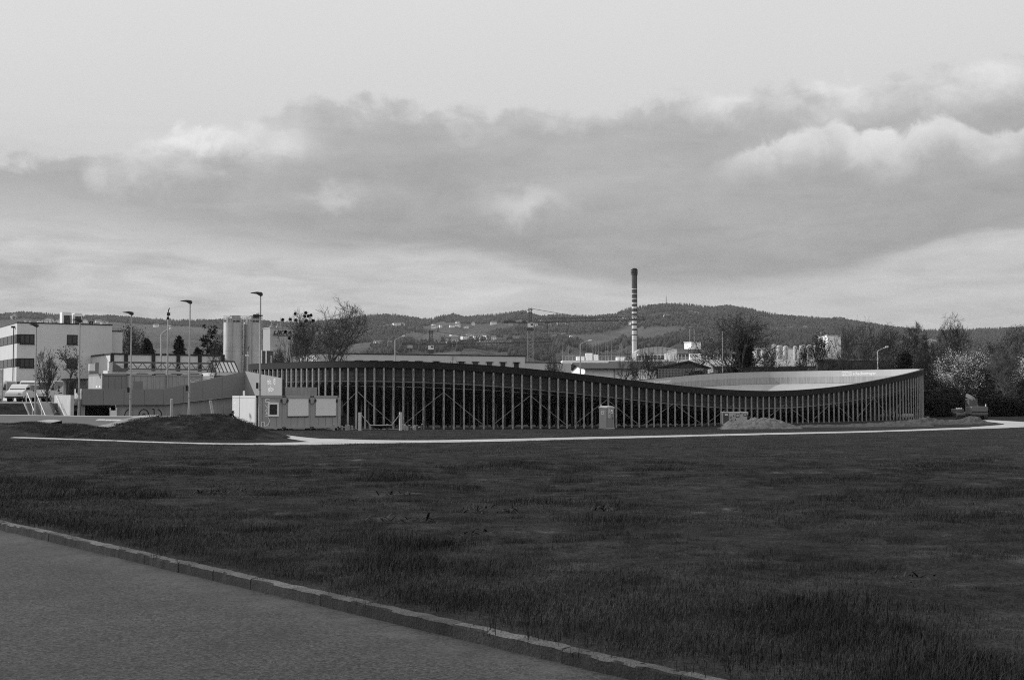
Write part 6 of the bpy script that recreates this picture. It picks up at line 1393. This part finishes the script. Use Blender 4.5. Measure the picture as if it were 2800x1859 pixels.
# ---- vans
M_van = mat('van_paint', .6, .35, nz=.02, ns=2); M_vang = mat('van_graphic', .19, .4); M_tyre = mat('tyre', .02, .9); M_tail = mat('tail_lamp', .12, .3)
def van(px_front, d, lab, hgt, rot=radians(90)):
    t = thing('delivery_van', lab, 'van', (gx(px_front, d), d, DECK), rot, 'white delivery vans'); h = hgt
    prof = [(.0, .55), (.05, .95), (.25, 1.15), (1.0, 1.35), (1.65, h - .18), (1.95, h - .03), (2.3, h), (5.2, h), (5.35, h - .1), (5.4, .9), (5.4, .45), (0.1, .4)]
    MB().prism(prof, 0, 1.95).build('body', M_van, t, bevel=.06)
    MB().prism([(1.02, 1.38), (1.6, h - .25), (1.66, h - .2), (1.1, 1.34)], .12, 1.83).build('windscreen', M_glass, t)
    dr = MB().prism([(1.2, 1.32), (2.25, 1.32), (2.25, h - .35), (1.75, h - .35)], -.012, -.002).build('side_window', M_glass, t)
    MB().box(1.1, 1.12, -.006, -.001, .5, 1.35).box(2.3, 2.315, -.006, -.001, .5, h - .25).box(3.6, 3.615, -.006, -.001, .5, h - .25).build('door_seam', M_lampd, t)
    MB().prism([(2.45, h - .12), (5.15, h - .12), (5.25, h - .55), (2.45, 1.25)], -.014, -.004).build('graphic', M_vang, t)
    text_part('logo_letter', 'Z', lambda a, b: (3.35 + a * .95, -.03, 1.22 + b * .8), M_black, t, size=1.0, bold=.06, shear=.2)
    MB().prism([(3.95, 1.62), (4.6, 1.72), (4.6, 1.66), (3.95, 1.55)], -.02, -.015).build('logo_stripe', M_black, t)
    MB().box(3.7, 4.9, -.012, -.002, .95, 1.05).build('trim', M_lampd, t)
    for xx in (.95, 4.3):
        wl_ = MB().tube([(xx, -.02, .34), (xx, .22, .34)], .34, 18).build('wheel', M_tyre, t); MB().tube([(xx, -.05, .34), (xx, -.021, .34)], .19, 12).build('rim', M_galv, wl_)
        MB().tube([(xx, 1.72, .34), (xx, 1.97, .34)], .34, 18).build('wheel', M_tyre, t)
    MB().box(5.4, 5.42, .05, .2, 1.0, 1.5).build('tail_lamp', M_tail, t); MB().box(.0, .06, .2, .5, .8, .98).build('headlamp', M_galv, t); MB().box(-.03, .3, -.01, 1.96, .42, .6).build('bumper', M_lampd, t)
    MB().box(1.15, 1.25, -.28, -.02, 1.35, 1.6).build('mirror', M_black, t)
van(-3, 151, 'white van with dark upper panel at the left picture edge', 2.42)
van(62, 147, 'lower white van showing its windscreen and cab window beside the stairs', 2.0)
van(87, 153, 'white van half hidden between the low van and the rightmost van', 2.46, radians(91))
van(131, 151, 'rightmost white van with dark wedge graphic and letter mark', 2.44, radians(90))
# tall pale advertising board at the far left edge
d = 132; t = thing('notice_board', 'tall pale notice board cut by the left picture edge', 'board', (gx(-8, d), d, DECK)); MB().box(0, 15 * d / FPX, 0, .12, .4, zz(1009, d) - DECK).build('panel', mat('notice_paper', .5, .7, nz=.4, ns=3), t); MB().box(.03, .12, .02, .1, 0, .398).box(.4, .5, .02, .1, 0, .398).build('leg', M_galv, t); MB().box(15 * d / FPX, 15 * d / FPX + .05, -.02, .14, .3, zz(1008, d) - DECK).build('edge', M_galv, t)
# ---- people
M_cloth = mat('black_clothing', .015, .9); M_skin = mat('skin', .32, .6); M_trou = mat('dark_trousers', .03, .9)
def person(px, d, py_top, lab, bend, yaw):
    x = gx(px, d); z0 = g(x, d); Hh = zz(py_top, d) - z0; s = Hh / (1.72 if bend < .3 else 1.25)
    t = thing('person', lab, 'person', (x, d, z0), yaw); c, sn = cos(bend), sin(bend)
    up = lambda h, f=0.0, sx=0.0: Vector((sx, -(f + sn * h), c * h)) * 1.0          # along the bent spine, from the hips
    hip = Vector((0, 0, .90))
    J = {'pelvis': hip, 'waist': hip + up(.16), 'chest': hip + up(.36), 'neck': hip + up(.54), 'head0': hip + up(.58)}
    for sg, n_ in ((-1, 'l'), (1, 'r')):
        J['hip' + n_] = hip + Vector((sg * .10, 0, -.06)); J['knee' + n_] = Vector((sg * .12, -.06 - .1 * bend, .48)); J['ank' + n_] = Vector((sg * .12, .02, .09)); J['toe' + n_] = Vector((sg * .14, -.17, .05))
        J['sho' + n_] = hip + up(.48, 0, sg * .20); J['elb' + n_] = J['sho' + n_] + Vector((sg * .06, -.10 - .1 * bend, -.27)); J['wri' + n_] = J['elb' + n_] + Vector((-sg * .04, -.17, -.16))
    E = [('pelvis', 'waist'), ('waist', 'chest'), ('chest', 'neck'), ('neck', 'head0')] + [(a + n_, b + n_) for n_ in 'lr' for a, b in (('hip', 'knee'), ('knee', 'ank'), ('ank', 'toe'), ('sho', 'elb'), ('elb', 'wri'))] + [('pelvis', 'hip' + n_) for n_ in 'lr'] + [('chest', 'sho' + n_) for n_ in 'lr']
    R = dict(pelvis=.15, waist=.145, chest=.17, neck=.07, head0=.06, hip=.095, knee=.065, ank=.045, toe=.035, sho=.075, elb=.052, wri=.035)
    nm = list(J); me = bpy.data.meshes.new('body'); me.from_pydata([tuple(J[n_] * s) for n_ in nm], [(nm.index(a), nm.index(b)) for a, b in E], [])
    o = link('body', me, t); me.materials.append(M_cloth); sk = o.modifiers.new('skin', 'SKIN'); lay = me.skin_vertices[0].data
    for i, n_ in enumerate(nm): r_ = R.get(n_, R.get(n_[:-1], .06)) * s; lay[i].radius = (r_, r_); lay[i].use_root = (n_ == 'pelvis')
    o.modifiers.new('sub', 'SUBSURF').levels = 1; o.modifiers['sub'].render_levels = 1
    hc = (hip + up(.70) + Vector((0, -.04, 0))) * s
    hd = MB().blob(hc, (.078 * s, .098 * s, .12 * s), 14, 10).blob(hc + Vector((0, -.1, -.01)) * s, .018 * s, 6, 4).build('head', M_skin, t, smooth=True)
    MB().blob(hc + Vector((0, .022, .03)) * s, (.096 * s, .108 * s, .118 * s), 14, 10).build('hood', M_cloth, hd, smooth=True)
    for sg in (-1, 1): MB().blob(hc + Vector((sg * .03, -.088, .012)) * s, .011 * s, 6, 4).build('eye', M_black, hd)
    for n_, sg in (('l', -1), ('r', 1)):
        w_ = J['wri' + n_] * s; mb = MB(); mb.blob(w_ + Vector((0, -.045, -.03)) * s, (.022 * s, .045 * s, .035 * s), 8, 5)
        for f_ in range(4): mb.tube([w_ + Vector((0, -.08, -.01 - .018 * f_)) * s, w_ + Vector((0, -.115, -.02 - .018 * f_)) * s, w_ + Vector((0, -.13, -.045 - .018 * f_)) * s], .009 * s, 5)
        mb.tube([w_ + Vector((-sg * .015, -.03, -.01)) * s, w_ + Vector((-sg * .03, -.07, -.01)) * s], .01 * s, 5); mb.build('hand', M_skin, t)
person(160, 92, 1119.5, 'person in a black hooded top looking down behind the pump track berm', .18, -.5)
person(619, 101, 1129, 'person in dark clothing bending over beside the office containers', 1.0, 1.1)
# ---------------------------------------------------------------- grass and meadow plants
def blade_mat():
    m = bpy.data.materials.new('grass_blades'); m.use_nodes = True; t = m.node_tree; b = NB(t); p = t.nodes['Principled BSDF']
    o = b.n('ShaderNodeNewGeometry').outputs['Position']; oi = b.n('ShaderNodeObjectInfo').outputs['Random']; at_ = b.n('ShaderNodeAttribute'); at_.attribute_name = 'tone'
    v = b.m('MULTIPLY', b.lin(b.noise(o, .8, 6, .65), .3, .7, .014, .056), b.lin(oi, 0, 1, .75, 1.25)); v = b.m('MULTIPLY', v, at_.outputs['Fac'])
    t.links.new(v, p.inputs['Base Color']); p.inputs['Roughness'].default_value = .75; p.inputs['Specular IOR Level'].default_value = .12
    return m
M_blade = blade_mat()
def tuft(name, n, rad, h0, h1, wd, seed, lean=1.2, tm=1.0):
    r = random.Random(seed); V = []; F = []; tone = []
    for _ in range(n):
        a = r.uniform(0, 2 * pi); q = rad * math.sqrt(r.random()); x, y = q * cos(a), q * sin(a); h = r.uniform(h0, h1); la = r.uniform(0, 2 * pi); l_ = h * r.uniform(.1, lean) ; wx, wy = -sin(la) * wd / 2, cos(la) * wd / 2
        dx, dy = cos(la) * l_, sin(la) * l_; i = len(V)
        V += [(x - wx, y - wy, -.02), (x + wx, y + wy, -.02), (x + dx * .4 + wx * .6, y + dy * .4 + wy * .6, h * .55), (x + dx * .4 - wx * .6, y + dy * .4 - wy * .6, h * .55), (x + dx, y + dy, h * r.uniform(.8, 1))]
        F += [(i, i + 1, i + 2, i + 3), (i + 3, i + 2, i + 4)]; tn = tm * (r.choice([.8, .9, 1, 1, 1.1, 1.2]) if r.random() > .04 else 2.2); tone += [tn * .8, tn * .8, tn, tn, tn * 1.1]
    me = bpy.data.meshes.new(name); me.from_pydata(V, [], F); me.materials.append(M_blade)
    me.attributes.new('tone', 'FLOAT', 'POINT').data.foreach_set('value', tone)
    return bpy.data.objects.new(name, me)      # kept out of the scene: only its instances show
def scatter(name, src, P, rot, scl, label):
    me = bpy.data.meshes.new(name); me.vertices.add(len(P)); me.vertices.foreach_set('co', np.asarray(P, np.float32).ravel())
    me.attributes.new('rz', 'FLOAT', 'POINT').data.foreach_set('value', np.asarray(rot, np.float32)); me.attributes.new('sc', 'FLOAT', 'POINT').data.foreach_set('value', np.asarray(scl, np.float32))
    o = link(name, me); o['kind'] = 'stuff'; o['label'] = label; o['category'] = 'grass'
    ng = bpy.data.node_groups.new('scatter', 'GeometryNodeTree'); ng.interface.new_socket('Geometry', in_out='INPUT', socket_type='NodeSocketGeometry'); ng.interface.new_socket('Geometry', in_out='OUTPUT', socket_type='NodeSocketGeometry')
    N = ng.nodes; gi, go = N.new('NodeGroupInput'), N.new('NodeGroupOutput'); ip = N.new('GeometryNodeInstanceOnPoints'); oi = N.new('GeometryNodeObjectInfo'); oi.inputs['Object'].default_value = src; oi.inputs['As Instance'].default_value = True
    mp = N.new('GeometryNodeMeshToPoints')
    ra = N.new('GeometryNodeInputNamedAttribute'); ra.data_type = 'FLOAT'; ra.inputs['Name'].default_value = 'rz'; sa = N.new('GeometryNodeInputNamedAttribute'); sa.data_type = 'FLOAT'; sa.inputs['Name'].default_value = 'sc'
    cx = N.new('ShaderNodeCombineXYZ'); L = ng.links; L.new(ra.outputs['Attribute'], cx.inputs['Z'])
    L.new(gi.outputs[0], mp.inputs['Mesh']); L.new(mp.outputs[0], ip.inputs['Points']); L.new(oi.outputs['Geometry'], ip.inputs['Instance']); L.new(cx.outputs[0], ip.inputs['Rotation']); L.new(sa.outputs['Attribute'], ip.inputs['Scale']); L.new(ip.outputs[0], go.inputs[0])
    md = o.modifiers.new('scatter', 'NODES'); md.node_group = ng
    return o
rs = np.random.RandomState(4)
def field_pts(r0, r1, dens):
    """random points on the field inside the view, a little wider than the frame"""
    A = .47 * (r1 ** 2 - r0 ** 2); n = int(A * dens); y = np.sqrt(rs.uniform(r0 ** 2, r1 ** 2, n)); x = y * rs.uniform(-.47, .47, n)
    b = (x - K0.x) * KN.x + (y - K0.y) * KN.y; k = b > np.where(rs.rand(n) < .25, .16, .36); x, y, b = x[k], y[k], b[k]
    ptch = fbm(x * .45, y * .45, 3, 71)
    z = gz(x, y) + bumps(x, y) * np.clip(b / 3, 0, 1) * (np.hypot(x, y) < 52)
    return x, y, z, b, ptch
# path footprint, kept free of grass
pth = [o for o in bpy.data.objects if o.name.startswith('gravel_path')]
def off_path(x, y):
    k = np.ones(len(x), bool)
    for o in pth:
        co = np.zeros(len(o.data.vertices) * 3, np.float32); o.data.vertices.foreach_get('co', co); co = co.reshape(-1, 5, 3)
        c = co[:, 2, :2]; hw = np.linalg.norm(co[:, 0, :2] - co[:, 4, :2], axis=1) / 2
        for i in range(0, len(c)): k &= (x - c[i, 0]) ** 2 + (y - c[i, 1]) ** 2 > (max(.4, min(hw[i] * .93, 2.2))) ** 2
    return k
for i, (r0, r1, dens, n, rad, h0, h1, wd, sd) in enumerate(((6.5, 17, 44, 66, .19, .012, .05, .004, 1), (6.5, 17, 26, 44, .17, .03, .10, .0035, 2), (17, 34, 20, 66, .26, .014, .05, .006, 3), (17, 34, 14, 44, .22, .04, .11, .006, 4), (34, 64, 7, 66, .42, .015, .055, .011, 5), (64, 128, 2.0, 56, .6, .012, .05, .02, 6))):
    x, y, z, b, pt = field_pts(r0 if r0 < 7 else r0 * .82, r1 * 1.18, dens)
    fade = np.clip((r1 * 1.18 - y) / (r1 * .36), 0, 1) * (1 if r0 < 7 else np.clip((y - r0 * .82) / (r0 * .36), 0, 1)); kf = rs.rand(len(x)) < fade; x, y, z, b, pt = x[kf], y[kf], z[kf], b[kf], pt[kf]
    edge = np.clip(1.2 - b * .35, .0, .35)
    sc = np.clip((.3 + 1.1 * (pt - .2)) , .3, 1.1) * rs.uniform(.75, 1.25, len(x)) + edge * (i < 4)
    bald = fbm(x * .3, y * .22, 4, 91) < np.where(y < 50, .36, .30)
    k = ~(bald & (rs.rand(len(x)) < .5))
    if i in (1, 3):                                   # taller tussocks stand in clumps
        cl = fbm(x * .8, y * .8, 3, 133); k &= (cl > .56) | (b < .8); sc = sc * np.where(cl > .56, 1.0 + 3.5 * (cl - .56), 1)
    if i >= 4: k &= off_path(x, y)
    # keep clear of the velodrome and the mounds
    k &= ~((y > 118) & (np.hypot((x - VX) / 50, (y - VY) / 50) < 1.0))
    scatter('meadow_grass', tuft('tuft', n, rad, h0, h1, wd, sd, tm=(.95, .6, 1.1, .65, 1.45, 1.7)[i]), np.stack([x, y, z], -1)[k], rs.uniform(0, 6.28, k.sum()), sc[k], 'short rough meadow grass')
# grass on mound, rollers and bank
for name, fn, (x0, x1, y0, y1), n in (('grass_mound', mound, (gx(250, MD), gx(910, MD), MD - 6.3, MD + 5), 2600), ('grass_rollers', roll, (gx(-60, RD), gx(290, RD), RD - 7, RD + 4), 1500), ('grass_bank', bank, (gx(-40, 116), gx(84, 116), 106, 120), 700)):
    if name == 'grass_bank': uu, ss = rs.uniform(-22, -4.2, n), rs.uniform(-.6, 5.8, n); x = A0.x + UX.x * uu + UY.x * ss; y = A0.y + UX.y * uu + UY.y * ss
    else: x = rs.uniform(x0, x1, n); y = rs.uniform(y0, y1, n)
    z = fn(x, y)
    if name == 'grass_bank': k = np.ones(n, bool)
    else: k = z > gz(x, y) - .02
    k &= off_path(x, y)
    scatter('meadow_grass', tuft('tuft', 60, .42, .02, .07, .012, 40 + len(name)), np.stack([x, y, z], -1)[k], rs.uniform(0, 6.28, k.sum()), rs.uniform(.6, 1.2, k.sum()), 'rough grass on the ' + name.replace('_', ' '))
# broad-leaved dock plants
M_dock = mat('dock_leaf', .017, .6, nz=.3, ns=6, spec=.3); M_dock2 = mat('dry_dock_leaf', .05, .8, nz=.3, ns=6)
def leaf_mesh(L, W, m, bend):
    mb = MB(); n = 6
    for i in range(n + 1):
        f = i / n; w_ = W * math.sin(pi * min(1, .08 + .9 * f)) ** .7 * .5; xx = L * f; zz_ = L * (.75 * f - bend * f * f)
        mb.v += [(xx, -w_, zz_ + w_ * .3), (xx, 0, zz_ - w_ * .1), (xx, w_, zz_ + w_ * .3)]
    for i in range(n):
        for j in range(2): a = i * 3 + j; mb.f.append((a, a + 1, a + 4, a + 3))
    return mb.mesh('leaf', m, True)
LM = [leaf_mesh(.22, .055, M_dock, .35), leaf_mesh(.20, .045, M_dock, .15), leaf_mesh(.17, .05, M_dock, .55), leaf_mesh(.2, .06, M_dock2, .6)]
docks = [(1082, 1352, 1.15, 'darkest dock plant left of the field middle'), (1130, 1375, .9, 'dock plant just right of the darkest one'), (980, 1378, 1.1, 'broad dark dock clump left of the field middle'), (1300, 1395, 1.0, 'dock plant in the middle of the field'), (1380, 1395, .9, 'dock plant right of the field middle'), (1110, 1418, 1.2, 'wide dock plant below the darkest one'), (1345, 1455, .95, 'dock plant with pale leaves below the field middle'), (1815, 1428, 1.0, 'dock plant right of the field centre'), (2480, 1580, .9, 'dock plant with one pale leaf at the right'), (580, 1345, .9, 'dock plant in the left half of the field'), (685, 1340, .8, 'smaller dock plant in the left half of the field'), (410, 1312, .9, 'dark tussock like dock plant left of centre'), (100, 1318, 1.0, 'dock clump at the far left of the field'), (2530, 1276, 1.3, 'dark weed patch at the right in the far field'), (1640, 1392, .9, 'dock plant beside a dark grass patch')]
for q, (px, py, s, lab) in enumerate(docks):
    p = ground_at(px, py); r = random.Random(q); t = thing('dock_plant', lab, 'plant', (p.x, p.y, g(p.x, p.y) + .0), r.uniform(0, 6), 'dock plants in the meadow')
    for k in range(r.randint(34, 48)):
        o = link('leaf', LM[3] if r.random() < .1 else r.choice(LM[:3]), t, (r.gauss(0, .2) * s, r.gauss(0, .16) * s, -.02)); o.rotation_euler = (r.uniform(-.3, .3), r.uniform(-.35, .35), r.uniform(0, 6.28)); sc = s * r.uniform(.3, .62); o.scale = (sc, sc, sc)
# ---------------------------------------------------------------- air: faint haze between the yard and the hills
hz_m = bpy.data.materials.new('haze_air'); hz_m.use_nodes = True; t = hz_m.node_tree
t.nodes.remove(t.nodes['Principled BSDF']); pv = t.nodes.new('ShaderNodeVolumePrincipled')
pv.inputs['Color'].default_value = (.85, .85, .85, 1); pv.inputs['Density'].default_value = 3.6e-5; pv.inputs['Anisotropy'].default_value = .2
t.links.new(pv.outputs[0], t.nodes['Material Output'].inputs['Volume'])
o = MB().box(-9500, 9500, -300, 12500, -70, 420).build('haze', hz_m); o['kind'] = 'stuff'; o['label'] = 'faint haze in the air over the valley'; o['category'] = 'haze'
